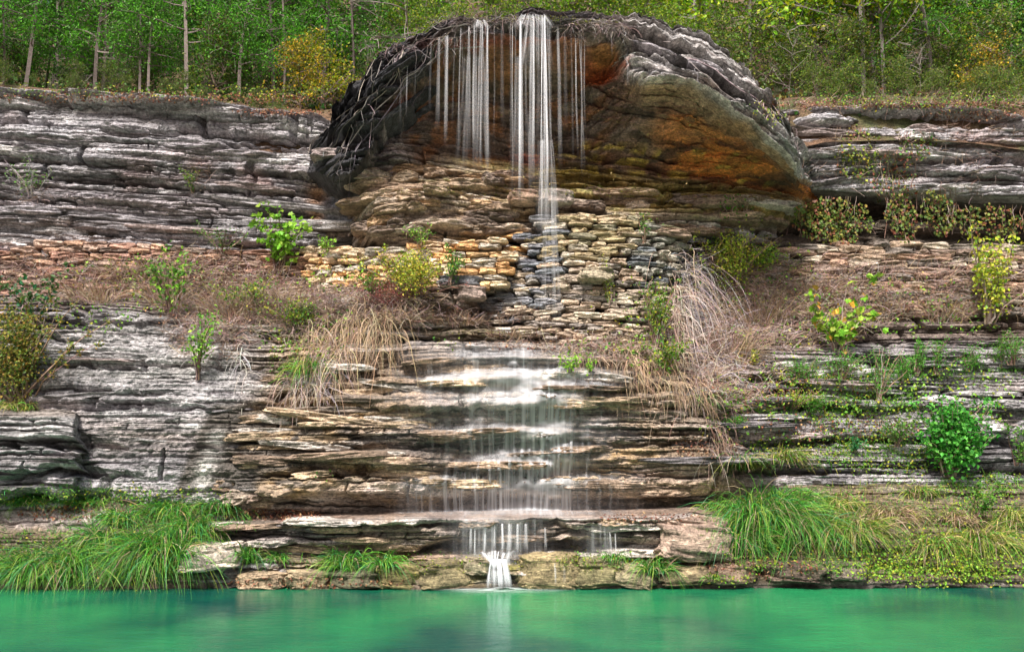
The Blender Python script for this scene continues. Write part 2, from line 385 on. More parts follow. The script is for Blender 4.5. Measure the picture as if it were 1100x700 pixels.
# ---- the great overhang with its cave
DMc = [(322, [(176, 3.4), (172, 3.1), (178, 3.0), (190, 3.0), (200, 3.2), (210, 3.4), (235, 3.4), (268, 3.4)]), (338, [(172, 2.8), (160, 2.1), (172, 1.7), (186, 1.8), (196, 2.5), (206, 2.9), (235, 3.2), (268, 3.2)]), (365, [(118, 3.0), (106, 2.0), (152, 1.05), (196, 1.15), (208, 1.7), (216, 2.4), (235, 3.1), (268, 3.1)]), (385, [(98, 3.0), (86, 1.9), (132, 0.85), (182, 0.95), (200, 1.5), (212, 1.7), (235, 2.2), (268, 2.2)]), (400, [(84, 3.0), (72, 1.7), (115, 0.7), (158, 0.8), (176, 1.15), (188, 1.2), (205, 1.5), (264, 1.5)]), (430, [(58, 3.0), (46, 1.5), (78, 0.55), (100, 0.7), (135, 1.6), (165, 1.3), (192, 1.35), (262, 1.35)]), (480, [(35, 3.0), (23, 1.3), (36, 0.5), (50, 0.7), (108, 1.8), (160, 1.75), (195, 1.4), (262, 1.5)]), (560, [(30, 3.0), (18, 0.9), (25, 0.32), (42, 0.5), (100, 1.9), (170, 2.2), (208, 1.75), (262, 1.75)]), (615, [(30, 3.0), (18, 1.0), (28, 0.4), (48, 0.6), (100, 1.8), (175, 2.3), (210, 1.8), (262, 1.9)]), (660, [(36, 3.0), (24, 1.0), (34, 0.5), (72, 1.0), (118, 1.2), (180, 2.2), (212, 1.95), (262, 2.1)]), (690, [(37, 3.0), (25, 1.1), (62, 0.45), (92, 0.35), (128, 0.9), (185, 2.0), (214, 2.0), (262, 2.2)]), (720, [(42, 3.0), (30, 1.1), (76, 0.25), (88, 0.3), (135, 0.85), (190, 1.9), (215, 2.0), (262, 2.3)]), (750, [(56, 3.0), (44, 1.1), (85, 0.12), (97, 0.18), (142, 0.8), (192, 1.8), (216, 2.0), (262, 2.3)]), (800, [(90, 3.0), (78, 1.1), (120, 0.12), (133, 0.2), (162, 0.8), (197, 1.7), (218, 2.0), (262, 2.6)]), (840, [(132, 3.2), (120, 1.3), (153, 0.4), (166, 0.5), (182, 0.9), (203, 1.6), (224, 2.2), (262, 3.0)]), (860, [(170, 3.4), (158, 1.9), (178, 1.2), (190, 1.2), (200, 1.5), (209, 2.1), (230, 2.8), (262, 3.4)]), (872, [(184, 3.6), (180, 2.9), (190, 2.7), (196, 2.8), (203, 3.0), (212, 3.2), (232, 3.5), (262, 3.7)]), (880, [(190, 4.2), (186, 4.2), (192, 4.2), (198, 4.2), (206, 4.3), (214, 4.3), (234, 4.3), (262, 4.3)])]
DMc = [(u, [p if j not in (4, 5) else (p[0], p[1] + (.4 if j == 4 else .5) * float(np.interp(u, [640, 700, 840, 862], [.3, 1, 1, 0]))) for j, p in enumerate(k)]) for u, k in DMc]
_dcu = [322, 365, 400, 430, 480, 560, 640, 700, 740, 800, 840, 872]
_dcz = [172, 106, 72, 46, 23, 18, 20, 27, 38, 78, 120, 170]
def dm_s(u, v, x, y, z, k):
    crest = np.interp(u, _dcu, _dcz); w = sm(k, 5.6, 3.6)
    w = 1 - sm(k, 3.6, 5.8)
    lean = np.where(u < 480, .15, .55)
    return z + w * lean * (crest - 20) / 72.0 + .12 * np.sin(x * 2.2) * w
def dm_amp(u, v, k):
    o = np.ones_like(u); roof = sm(k, 2.8, 3.4) * (1 - sm(k, 4.6, 5.2)); low = sm(k, 5.0, 6.0); left = 1 - sm(u, 400, 470)
    right = sm(u, 650, 710)
    lw = low * (1 - sm(u, 560, 700))
    return .10 * o - .02 * lw - .03 * roof, .06 - .02 * roof + .03 * left + .12 * lw, .016 + .006 * left, 1.1 - .6 * roof + .5 * low
def dm_col(u, v, x, s, k, r, tone):
    c = base_colour(u, v, x, s, .25, tone, 60)
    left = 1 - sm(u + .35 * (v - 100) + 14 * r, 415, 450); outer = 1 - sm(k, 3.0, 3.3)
    c = tint(c, (1 - sm(k, 2.9, 3.6)) * sm(u, 640, 700), (.36, .35, .35), .75)
    c = tint(c, (1 - sm(k, 2.6, 3.2)) * sm(u, 640, 700) * sm(fbm(x * 2, s * 6, 4, 2), .1, .4), (.62, .60, .60), .7)
    c = tint(c, (1 - sm(k, 2.6, 3.2)) * sm(u, 640, 700) * sm(fbm(x * 2 + 5, s * 6, 4, 3), .05, .3), (.07, .065, .07), .8)
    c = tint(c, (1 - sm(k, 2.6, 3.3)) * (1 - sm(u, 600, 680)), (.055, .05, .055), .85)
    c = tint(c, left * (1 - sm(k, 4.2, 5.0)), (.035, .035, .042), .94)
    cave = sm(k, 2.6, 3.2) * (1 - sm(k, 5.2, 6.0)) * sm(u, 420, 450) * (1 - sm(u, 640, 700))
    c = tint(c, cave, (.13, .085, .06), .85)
    c = tint(c, cave * sm(fbm(x * 2.2, s * 4, 4, 90), .0, .35), (.30, .13, .05), .7)
    under = sm(k, 3.1, 3.4) * (1 - sm(k, 5.0, 5.4)) * sm(u, 640, 690)
    c = tint(c, under, (.24, .16, .11), .9)
    c = tint(c, under * sm(k + .5 * fbm(u / 25, v / 12, 3, 94), 3.45, 3.8) * sm(u + 14 * r, 690, 740), (.68, .24, .05), .92)
    c = tint(c, under * sm(fbm(x * 1.3, s * 5, 4, 91), -.12, .25), (.12, .05, .03), .9)
    c = tint(c, under * sm(fbm(u / 30, v / 9, 4, 93), .05, .3), (.05, .04, .035), .8)
    c = tint(c, sm(k, 3.0, 3.2) * (1 - sm(k, 3.35, 3.75)) * sm(u, 660, 700), (.38, .27, .17), .8)
    for cu, cv, ru, rv, q, st in ((648, 72, 26, 22, (.42, .09, .02), .9), (650, 55, 20, 10, (.36, .17, .04), .7), (540, 48, 90, 7, (.32, .10, .06), .7), (440, 118, 28, 16, (.38, .13, .05), .7), (565, 172, 26, 9, (.50, .16, .10), .8), (800, 178, 50, 12, (.6, .22, .05), .6),
                                  (720, 98, 60, 12, (.40, .27, .15), .5), (610, 60, 30, 20, (.33, .13, .07), .6), (770, 140, 60, 14, (.40, .22, .10), .5)):
        c = tint(c, blob(u, v, cu, cv, ru, rv, .6, cu), q, st)
    yel = sm(k, 5.0, 5.5) * (1 - sm(k, 6.1, 6.7)) * sm(u, 430, 560)
    c = tint(c, yel, (.30, .21, .05), .85)
    c = tint(c, yel * sm(fbm(x * 5, s * 9, 3, 95), .15, .4), (.40, .36, .15), .8)
    for vv in (158, 172, 186):
        line = np.exp(-((v - vv - (u - 640) * .07 + 5 * r) / 3.5) ** 2) * sm(fbm(x * 7, s * 2, 3, int(vv)), -.1, .3) * sm(u, 560, 620) * (1 - sm(u, 800, 850)) * sm(k, 3, 4)
        c = tint(c, line, (.52, .40, .08), .8)
    low = sm(k, 5.3, 6.0) * (1 - sm(u, 540, 640))
    c = tint(c, low, (.36, .27, .19), .7)
    c = tint(c, low * sm(fbm(x * 1.5, s * 5, 4, 97), .05, .35), (.44, .30, .14), .6)
    c = tint(c, low * sm(fbm(x * 1.5 + 4, s * 5, 4, 98), .1, .4), (.52, .47, .42), .7)
    c = tint(c, blob(u, v, 490, 198, 60, 7, .8, 1), (.17, .16, .03), .7)
    c = tint(c, sm(k, 0, .2) * (1 - sm(k, .6, .95)), (.14, .09, .06), .7)
    wet = cave * .6 + .5 * yel + left * .5 + .3 * under
    c = tint(c, np.exp(-((k - 2.93 + .05 * r) / .09) ** 2) * sm(u, 655, 690), (.66, .62, .60), .9)
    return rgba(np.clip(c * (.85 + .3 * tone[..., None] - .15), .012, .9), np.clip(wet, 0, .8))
def dm_extra(G, u, v, k):
    # two hollows eaten into the roof, and a second thinner roof slab above the long one
    m = np.exp(-(((u - 648) / 22) ** 2 + ((v - 70) / 20) ** 2)); G[..., 1] += .55 * m
    m = np.exp(-(((u - 596) / 34) ** 2 + ((v - 75) / 16) ** 2)); G[..., 1] += .2 * m
    cr = (1 - sm(k, 1.2, 2.0)) * sm(u, 330, 350) * (1 - sm(u, 850, 865)); G[..., 2] += cr * (.16 * fbm(u / 26, 1 + 0 * u, 4, 6) + .05 * fbm(u / 5, 3 + 0 * u, 3, 7))
    for (wm, ns, am) in ((sm(u, 640, 690) * (1 - sm(u, 846, 862)), 3, .34), ((1 - sm(u, 440, 500)) * sm(u, 345, 360), 4, .26)):
        t3 = (k - 1) * ns + .30 * fbm(u / 40, k * 2, 3, 81) + .10 * vn(u / 6, k * 3, 82); fr = t3 - np.floor(t3); on = wm * (k > 1.0) * (k < 2.05) * (np.floor(t3) > 0)
        G[..., 1] += on * am * (1 - sm(fr, .10, .42)); G[..., 1] -= wm * (k > 1) * (k < 2) * .12 * sm(fr, .6, .95)
    t4 = (k - 3.0) * 3.2 + .5 * fbm(u / 60, v / 30, 3, 86) + .12 * vn(u / 7, v / 9, 87); f4 = t4 - np.floor(t4); on = sm(u, 560, 640) * (1 - sm(u, 846, 862)) * (k > 3.05) * (k < 5.6) * (.4 + .6 * (vn(u / 50, np.floor(t4) * 3.3, 88) > -.2))
    G[..., 1] += .20 * on * (1 - sm(f4, .05, .35)) - .05 * on * sm(f4, .7, 1)
    G[..., 1] += .10 * sm(k, 2.9, 3.3) * (1 - sm(k, 4.8, 5.4)) * fbm(u / 20, v / 7, 4, 83) + .03 * sm(k, 2.9, 3.3) * (1 - sm(k, 4.8, 5.4)) * fbm(u / 5, v / 3, 3, 84)
    G[..., 1] -= .16 * np.exp(-((k - 2.9) / .16) ** 2) * sm(u, 650, 690) * (1 - sm(u, 850, 862))
    for a0, b0, amp in ((700, 44, .28), (700, 62, .30)):
        line = np.interp(u, [660, 700, 740, 800, 850], [b0 - 8, b0, b0 + 12, b0 + 50, b0 + 95])
        w = sm(u, 655, 690) * (1 - sm(u, 845, 862)) * (k > .95)
        G[..., 1] += amp * w * np.exp(-((v - line + 3 * np.sin(u / 13)) / 4.0) ** 2)
    return G
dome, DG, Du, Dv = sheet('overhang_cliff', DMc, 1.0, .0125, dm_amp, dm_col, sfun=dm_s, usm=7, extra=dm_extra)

# ---- flat slab at the foot of the fall
SLc = [(215, [(562, 1.0), (566, .75), (568, .6), (572, .6), (578, .7), (590, 1.0)]),
       (235, [(553, 1.1), (562, .45), (567, .22), (578, .25), (590, .4), (606, .8)]),
       (320, [(546, 1.5), (553, .6), (561, .12), (575, .1), (592, .25), (606, .7)]),
       (430, [(543, 1.6), (549, .7), (556, .1), (572, .08), (588, .3), (603, .8)]),
       (540, [(542, 1.6), (549, .7), (557, .0), (572, .02), (586, .35), (603, .9)]),
       (640, [(542, 1.6), (549, .6), (557, .05), (576, .05), (590, .35), (603, .9)]),
       (740, [(540, 1.5), (545, .5), (552, .05), (576, -.05), (600, .25), (606, .8)]),
       (778, [(541, 1.5), (546, .6), (556, .15), (574, .1), (592, .35), (600, .8)]),
       (792, [(548, 1.5), (556, .9), (562, .7), (574, .7), (586, .8), (596, 1.1)])]
def sl_amp(u, v, k): o = np.ones_like(u); f = sm(k, 1.2, 2.2); return .12 * f, .07 * f + .012, .016 * f + .005, 1.4 * f
def sl_col(u, v, x, s, k, r, tone):
    c = base_colour(u, v, x, s, .35, tone, 80)
    top = 1 - sm(k, 1.6, 2.1)
    c = tint(c, top, (.22, .15, .11), .75); c = tint(c, top * sm(fbm(x * 4, s * 9, 3, 4), .0, .3) * blob(u, v, 290, 552, 60, 10, .8), (.20, .06, .05), .7)
    c = tint(c, blob(u, v, 740, 575, 50, 22, .7, 3), (.40, .28, .22), .5)
    wet = blob(u, v, 540, 560, 90, 40, .7, 3); c = tint(c, wet * sm(k, 2, 3), (.13, .11, .10), .5)
    return rgba(c, np.clip(wet, 0, .8))
slab, SG, Su, Sv = sheet('rock_shelf', SLc, 1.0, .011, sl_amp, sl_col, mat=M_ROCK, usm=6)

# ---- bank: ground between the pool and the cliff foot, carried on under the water
BKc = [(-300, [(690, -.75), (641, -.22), (625, -.1), (600, .1), (560, .35), (530, .65), (520, 1.1)]),
       (100, [(690, -.7), (640, -.2), (622, -.1), (600, .08), (565, .3), (535, .62), (522, 1.1)]),
       (200, [(690, -.6), (636, -.12), (620, .0), (600, .12), (575, .3), (545, .6), (532, 1.1)]),
       (270, [(690, -.6), (633, -.05), (622, .0), (610, .15), (590, .35), (565, .7), (550, 1.2)]),
       (480, [(690, -.6), (632, -.05), (618, .0), (606, .14), (596, .4), (585, .8), (575, 1.2)]),
       (740, [(690, -.6), (630, -.02), (618, .05), (606, .18), (596, .4), (580, .8), (565, 1.2)]),
       (800, [(690, -.6), (629, -.0), (605, .1), (570, .3), (545, .55), (525, .85), (510, 1.3)]),
       (940, [(690, -.6), (628, .0), (600, .1), (570, .3), (545, .55), (522, .95), (505, 1.4)]),
       (1400, [(690, -.6), (628, .0), (600, .1), (572, .3), (548, .6), (528, 1.0), (512, 1.4)])]
def bk_amp(u, v, k): o = np.ones_like(u); c = sm(u, 200, 260) * (1 - sm(u, 760, 800)); return .05 + .09 * c, .03 + .05 * c, .006 * o, .4 * o
def bk_col(u, v, x, s, k, r, tone):
    c = base_colour(u, v, x, s, .4, tone, 90)
    c = tint(c, sm(k, .9, 1.3) * (1 - sm(u, 200, 240) + sm(u, 770, 800)), (.12, .085, .045), .8)
    c = tint(c, sm(u, 230, 280) * (1 - sm(u, 770, 800)) * sm(r, -.15, .3), (.26, .19, .08), .7)
    c = tint(c, blob(u, v, 560, 612, 200, 16, .8, 3) * sm(fbm(x * 4, s * 6, 3, 9), -.1, .3), (.15, .15, .02), .75)
    c = tint(c, blob(u, v, 60, 555, 90, 14, .5, 3), (.42, .36, .35), .8)
    c = tint(c, np.exp(-((v - 631) / 4) ** 2), (.06, .045, .035), .8)
    return rgba(c, .35 * np.exp(-((v - 628) / 10) ** 2))
bank, BG, Bu, Bv = sheet('bank', BKc, 1.3, .016, bk_amp, bk_col, usm=20)

# ---- pool, pool bed, wooded hill, far terrain
def plane(name, x0, x1, y0, y1, zf, n, mat, col, kind='structure'):
    xs = np.linspace(x0, x1, n); ys = np.linspace(y0, y1, n); X, Y = np.meshgrid(xs, ys)
    Z = zf(X, Y); V = np.stack([X, Y, Z], -1).reshape(-1, 3)
    c = np.tile(np.array(col + (0.,)), (len(V), 1)); c[:, :3] *= (1 + .3 * fbm(V[:, 0] * .7, V[:, 1] * .7, 3, 5))[:, None]
    return make(name, V, gridfaces(n, n), mat, c, kind=kind)
pool = plane('water', -60, 60, -15, 3.0, lambda X, Y: 0 * X, 3, M_WATER, (.02, .2, .12))
plane('ground', -400, 400, -400, 400, lambda X, Y: -3.5 + 0 * X, 5, M_SOIL, (.08, .07, .05))
plane('bounce_bank', -60, 60, -60, -5.2, lambda X, Y: -.5 + .35 * np.minimum(-5.2 - Y, 3) + .05 * fbm(X, Y, 3, 2), 90, M_SOIL, (.34, .28, .22))  # unseen bank, brought close and kept tan to temper the pool's green bounce
_eu = np.array([-320, 0, 200, 330, 400, 480, 700, 800, 860, 950, 1100, 1400])
def edge_z(X):
    # height of the cliff's rim along x
    ex = np.array([P(u, v, y)[0] for u, v, y in RIM]); ez = np.array([P(u, v, y)[2] for u, v, y in RIM])
    return np.interp(X, ex, ez)
RIM = [(-320, 82, 2.6), (0, 93, 2.6), (100, 100, 2.6), (200, 109, 2.6), (330, 121, 2.6), (370, 118, 2.8), (430, 62, 2.6), (480, 36, 2.2), (560, 30, 2.2), (700, 40, 2.2), (745, 56, 2.4),
       (800, 92, 2.8), (845, 120, 3.0), (870, 117, 3.2), (950, 115, 3.2), (1020, 118, 3.2), (1100, 129, 3.2), (1400, 141, 3.2)]
def hill_z(X, Y):
    d = np.maximum(Y - 2.5, 0)
    e = edge_z(X); far = np.interp(X, [-40, -3.5, 0, 3, 40], [8.0, 8.0, 8.9, 8.6, 7.8])
    b = sm(d, .5, 6.0)
    return e * (1 - b) + far * b - .03 - .9 * (1 - sm(Y, 2.45, 3.3)) + .40 * d + .22 * np.maximum(d - 4, 0) + .12 * fbm(X * .6, Y * .6, 3, 8) * sm(d, .1, 1.5)
xs = np.linspace(-26, 26, 520); ys = 2.45 + np.linspace(0, 1, 260) ** 2 * 62
X, Y = np.meshgrid(xs, ys); Z = hill_z(X, Y)
c = np.zeros((X.size, 4)); n = fbm(X * 1.5, Y * 1.5, 4, 9).ravel()[:, None]
c[:, :3] = np.array((.13, .075, .045)) * (1 - sm(n, -.2, .4)) + np.array((.07, .08, .03)) * sm(n, -.2, .4)
HV = np.stack([X, Y, Z], -1).reshape(-1, 3)
make('hill', HV, gridfaces(260, 520), M_SOIL, c, kind='structure')
# ------------------------------------------------------------------ dry-stone walls
def _cube(n=4, pw=5):
    # rounded box as a grid cube, welded
    pts = {}; V = []; Fc = []
    def idx(p):
        k = tuple(int(round(a * n)) for a in p)
        if k not in pts: pts[k] = len(V); V.append(p)
        return pts[k]
    for ax in range(3):
        for sg in (0., 1.):
            for i in range(n):
                for j in range(n):
                    q = []
                    for (a, b) in ((i, j), (i + 1, j), (i + 1, j + 1), (i, j + 1)):
                        p = [0, 0, 0]; p[ax] = sg; p[(ax + 1) % 3] = a / n; p[(ax + 2) % 3] = b / n; q.append(idx(tuple(p)))
                    Fc.append(q if sg else q[::-1])
    V = np.array(V) * 2 - 1
    V = V / (np.sum(np.abs(V) ** pw, 1, keepdims=True) ** (1 / pw))
    return V, np.array(Fc)
SV, SF = _cube(4, 8)
def stones(centres, half, rotx, seed):
    """many walling stones as one array: centres (n,3), half sizes (n,3), heading angle about z"""
    n = len(centres); V = SV[None] * half[:, None, :]
    rr = np.random.default_rng(seed)
    # chip the corners, thin one end
    V[..., 2] *= 1 + .28 * np.tanh(SV[None, :, 0] * 2) * (rr.random((n, 1)) * 2 - 1)
    V[..., 2] += .12 * half[:, None, 2] * SV[None, :, 0] ** 2 * (rr.random((n, 1)) * 2 - 1)
    ph = rr.random((n, 1)) * 50
    V += (half[:, None, :] * .24) * np.stack([vn(SV[None, :, 0] * 2.2 + ph, SV[None, :, 2] * 2.2 + SV[None, :, 1] * 3, k) for k in (1, 2, 3)], -1)
    tz = (rr.random(n) - .5) * .10; cz, s_ = np.cos(tz)[:, None], np.sin(tz)[:, None]
    x, z = V[..., 0] * cz - V[..., 2] * s_, V[..., 0] * s_ + V[..., 2] * cz; V[..., 0], V[..., 2] = x, z
    c, s = np.cos(rotx)[:, None], np.sin(rotx)[:, None]
    x, y = V[..., 0] * c - V[..., 1] * s, V[..., 0] * s + V[..., 1] * c
    V = np.stack([x, y, V[..., 2]], -1) + centres[:, None, :]
    F_ = SF[None] + (np.arange(n) * len(SV))[:, None, None]
    return V.reshape(-1, 3), F_.reshape(-1, 4)
def dry_wall(name, label, vt, vb, ul, ur, Yf, ch, wpx, palette, seed):
    """vt/vb: pixel rows of top and foot as functions of u; ul/ur ends as functions of v; Yf(u,t) depth of the face"""
    r = np.random.default_rng(seed); C = []; Hf = []; Ro = []; cc = []
    ncz = int(np.ceil(max(vb(u) - vt(u) for u in range(int(ul(300)), int(ur(300)), 8)) / ch))
    for k in range(ncz + 1):
        u = min(ul(v) for v in range(200, 400, 10)) - r.random() * 14
        hk = 1 + .14 * (r.random() - .5)
        while u < max(ur(v) for v in range(200, 400, 10)):
            w = wpx[0] + (wpx[1] - wpx[0]) * r.random() ** 1.4; uc = u + w / 2
            a, b = vt(uc), vb(uc); t = (k + .5) / ncz; v = a + (b - a) * t + 2.2 * vn(uc / 30, k * 3.1, seed) 
            v = b - (ncz - k - .5) * (b - a) / ncz + 2.4 * vn(uc / 34, k * 3.1, seed)
            hh = (b - a) / ncz * hk * (.86 + .34 * r.random())
            if ul(v) - 3 < uc < ur(v) + 3 and r.random() > .012:
                Y = Yf(uc, t) + .06 * (r.random() - .5); p = P(uc, v, Y); q = P(uc + 5, v, Yf(uc + 5, t)); p0 = P(uc - 5, v, Yf(uc - 5, t))
                sc_ = (Y - CY) / F
                C.append(p + [0, .10, 0]); Hf.append((w / 2 * sc_ * 1.03, .17, hh / 2 * sc_ * 1.0)); Ro.append(math.atan2(q[1] - p0[1], q[0] - p0[0]))
                cc.append(palette(uc, v, r))
            u += w
    C, Hf, Ro, cc = map(np.array, (C, Hf, Ro, cc))
    V, Fc = stones(C, Hf, Ro, seed)
    col = np.concatenate([np.repeat(cc, len(SV), 0)[:, :3], np.repeat(cc[:, 3:], len(SV), 0)], 1)
    o = make(name, V, Fc, M_STONE, col, smooth=False, label=label, cat='stone wall', group='dry-stone walls on the ledges')
    zadd(V)
    return o
def pick(r, cs): return np.array(cs[r.integers(len(cs))]) * (.75 + .5 * r.random())
# backing rock behind the walls
BW = [(-260, [(370, 3.0), (300, 2.75), (250, 2.6)]), (330, [(370, 3.0), (300, 2.55), (245, 2.6)]), (480, [(370, 2.9), (300, 2.3), (240, 2.1)]), (620, [(380, 2.4), (300, 2.1), (225, 2.1)]),
      (740, [(380, 2.8), (300, 2.6), (235, 2.6)]), (1340, [(370, 3.6), (300, 3.7), (240, 3.9)])]
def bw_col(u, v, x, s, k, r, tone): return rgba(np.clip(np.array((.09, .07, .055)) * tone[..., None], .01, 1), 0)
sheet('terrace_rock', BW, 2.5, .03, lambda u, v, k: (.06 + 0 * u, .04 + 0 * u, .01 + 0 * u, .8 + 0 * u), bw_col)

def pal_c(u, v, r):
    if 566 < u + 7 * r.standard_normal() < 594 and v < 330: c = pick(r, [(.15, .16, .18), (.20, .20, .22), (.10, .10, .12), (.24, .22, .2)]); w = .7
    elif u < 560 and v > 285: c = pick(r, [(.30, .30, .31), (.20, .20, .22), (.36, .35, .34), (.42, .36, .30)]); w = .4
    elif u < 560: c = pick(r, [(.48, .28, .12), (.40, .26, .15), (.3, .28, .26)]); w = .1
    elif u > 680 and v < 310: c = pick(r, [(.13, .14, .15), (.24, .23, .2), (.2, .2, .12), (.3, .27, .22)]); w = .3
    elif v > 280: c = pick(r, [(.42, .34, .26), (.30, .24, .19), (.5, .43, .34), (.22, .19, .17), (.36, .27, .2)]); w = .25
    else: c = pick(r, [(.32, .25, .15), (.26, .21, .12), (.38, .3, .2), (.2, .18, .12), (.4, .35, .28)]); w = .3
    return np.append(c, w)
dry_wall('stone_wall', 'tall rounded dry-stone wall bulging out behind the falling water', lambda u: np.interp(u, [490, 548, 580, 620, 680, 725, 745], [256, 256, 232, 227, 231, 243, 262]),
         lambda u: np.interp(u, [490, 520, 560, 620, 700, 745], [332, 350, 358, 365, 372, 376]), lambda v: np.interp(v, [232, 262, 285, 292, 300, 330, 345, 358, 370], [570, 546, 536, 520, 507, 498, 512, 545, 600]),
         lambda v: np.interp(v, [230, 245, 262, 330, 380], [690, 722, 733, 735, 738]),
         lambda u, t: np.interp(u, [490, 530, 560, 600, 660, 700, 740], [1.75, 1.45, 1.15, .95, .95, 1.15, 1.6]) + .25 * (1 - t), 6.2, (12, 34), pal_c, 4)
dry_wall('stone_wall', 'low orange and tan dry-stone wall left of the rounded wall', lambda u: np.interp(u, [330, 420, 480, 560], [264, 264, 258, 256]), lambda u: np.interp(u, [330, 420, 500, 560], [312, 312, 302, 300]),
         lambda v: 335, lambda v: 546, lambda u, t: np.interp(u, [330, 385, 405, 560], [1.9, 1.55, 1.18, 1.22]) - .1 * t, 7.6, (12, 28),
         lambda u, v, r: np.append(pick(r, [(.54, .34, .17), (.48, .27, .12), (.52, .41, .28), (.44, .31, .2), (.34, .30, .25)]), .05), 5)
dry_wall('stone_wall', 'long thin-coursed reddish stone wall under the upper left cliff', lambda u: np.interp(u, [-250, 0, 60, 180, 240, 335], [282, 272, 258, 262, 270, 268]), lambda u: 318 + 0 * u,
         lambda v: -240, lambda v: 338, lambda u, t: 2.1 - .1 * t, 7.0, (14, 34),
         lambda u, v, r: np.append(pick(r, [(.28, .16, .12), (.20, .13, .10), (.34, .24, .19), (.16, .12, .10), (.36, .22, .15)]), .05), 6)
dry_wall('stone_wall', 'half-buried brown stone wall below the vine-hung recess', lambda u: np.interp(u, [770, 830, 900, 1000, 1100, 1300], [292, 268, 258, 260, 264, 268]), lambda u: 335 + 0 * u,
         lambda v: 775, lambda v: 1300, lambda u, t: 2.45 - .2 * t, 7.6, (16, 40),
         lambda u, v, r: np.append(pick(r, [(.30, .22, .16), (.22, .16, .13), (.36, .3, .24), (.18, .15, .13), (.28, .18, .13)]), .05), 7)

# proud slabs that break the faces of the cliff: part of the living rock
SLV, SLF = _cube(11, 9)
def slabs(name, regs, seed):
    rr = np.random.default_rng(seed); Vs = []; Fs = []; Cs = []; b = 0
    for (cu, cv, ru, rv, n, wr, hr, out, pal, tl) in regs:
        for i in range(n):
            u = cu + ru * (2 * rr.random() - 1); v = cv + rv * (2 * rr.random() - 1); w = wr[0] + (wr[1] - wr[0]) * rr.random() ** 1.5; h = hr[0] + (hr[1] - hr[0]) * rr.random()
            if ZB[int(round(v + ZO_V)), int(round(u + ZO_U))] > 1e8 or v < np.interp(u, [322, 365, 400, 430, 480, 660, 700, 740, 800, 840, 872], [190, 125, 90, 62, 40, 45, 48, 58, 96, 136, 190]) and 322 < u < 872: continue
            p = anchor([u], [v])[0]; k = (p[1] - CY) / F; D = .35 + .3 * rr.random(); o_ = rr.random() * 50
            x, y, z = SLV.T; hx, hz = w * k / 2, h * k / 2
            top = 1 + .35 * vn(x * 1.3 + o_, y * 2, 1); bot = 1 + .35 * vn(x * 1.3 + o_, y * 2 + 9, 2)
            zz = z * np.where(z > 0, top, bot) * (1 - .35 * np.abs(x) ** 3)
            px = x * hx * (1 + .12 * vn(z * 2, y * 2 + o_, 3)); pz = zz * hz
            py = y * D * (1 - .25 * np.abs(x) ** 4) + .10 * fbm(px * 3 + o_, pz * 9, 4, 5) + .05 * (1 - 2.4 * np.abs(fbm(px * 7 + o_, pz * 20, 3, 6))) + .02 * fbm(px * 25 + o_, pz * 50, 2, 7)
            pz = pz + .10 * hz * fbm(px * 9 + o_, y * 5, 3, 8) + (tl + .05 * rr.normal()) * px
            V = np.stack([px, py, pz], -1) + p + [0, D * 1.0 - out * rr.random(), 0]
            c = np.array(pal[rr.integers(len(pal))]) * (.75 + .5 * rr.random()); n_ = fbm(px * 4 + o_, pz * 12, 3, 9)
            c = c[None] * (1 + .5 * n_)[:, None]
            Vs.append(V); Fs.append(SLF + b); b += len(V); Cs.append(np.concatenate([np.clip(c, .02, .9), np.full((len(V), 1), .15)], 1))
    V = np.concatenate(Vs); o = make(name, V, np.concatenate(Fs), M_ROCK, np.concatenate(Cs), smooth=False, kind='structure'); zadd(V)
GP = [(.30, .28, .30), (.38, .36, .37), (.22, .20, .21), (.34, .28, .27), (.46, .44, .44)]; WP = [(.34, .25, .18), (.26, .19, .14), (.42, .32, .22), (.20, .16, .13), (.46, .42, .38)]
TP = [(.36, .27, .19), (.28, .20, .14), (.44, .36, .29), (.36, .24, .14), (.20, .15, .12)]
slabs('cliff_slabs', [(475, 216, 90, 34, 44, (26, 86), (7, 13), .30, TP, .0), (420, 222, 22, 34, 12, (24, 50), (7, 12), .3, TP, .1), (640, 214, 110, 10, 14, (30, 90), (6, 11), .22, TP, 0), (770, 232, 60, 20, 16, (30, 90), (6, 12), .2, WP, -.05),
                      (380, 455, 110, 70, 44, (40, 130), (5, 12), .14, WP, .0), (600, 460, 130, 70, 30, (40, 150), (5, 11), .14, WP, .0), (150, 430, 160, 90, 8, (80, 200), (3, 6), .05, GP, 0), (940, 440, 200, 60, 46, (40, 160), (5, 11), .18, GP, 0),
                      (130, 180, 230, 75, 46, (50, 190), (5, 11), .12, GP, -.05), (980, 165, 120, 38, 26, (40, 150), (5, 11), .14, GP, -.02), (510, 580, 260, 22, 34, (40, 140), (5, 11), .16, WP, 0), (360, 345, 120, 14, 12, (40, 120), (4, 8), .15, WP, 0),
                      (750, 60, 60, 22, 10, (30, 80), (6, 10), .12, GP, -.4), (420, 95, 30, 30, 8, (30, 60), (6, 10), .1, [(.06, .06, .07)], .8), (270, 530, 50, 12, 8, (20, 50), (10, 18), .15, TP, .1)], 77)
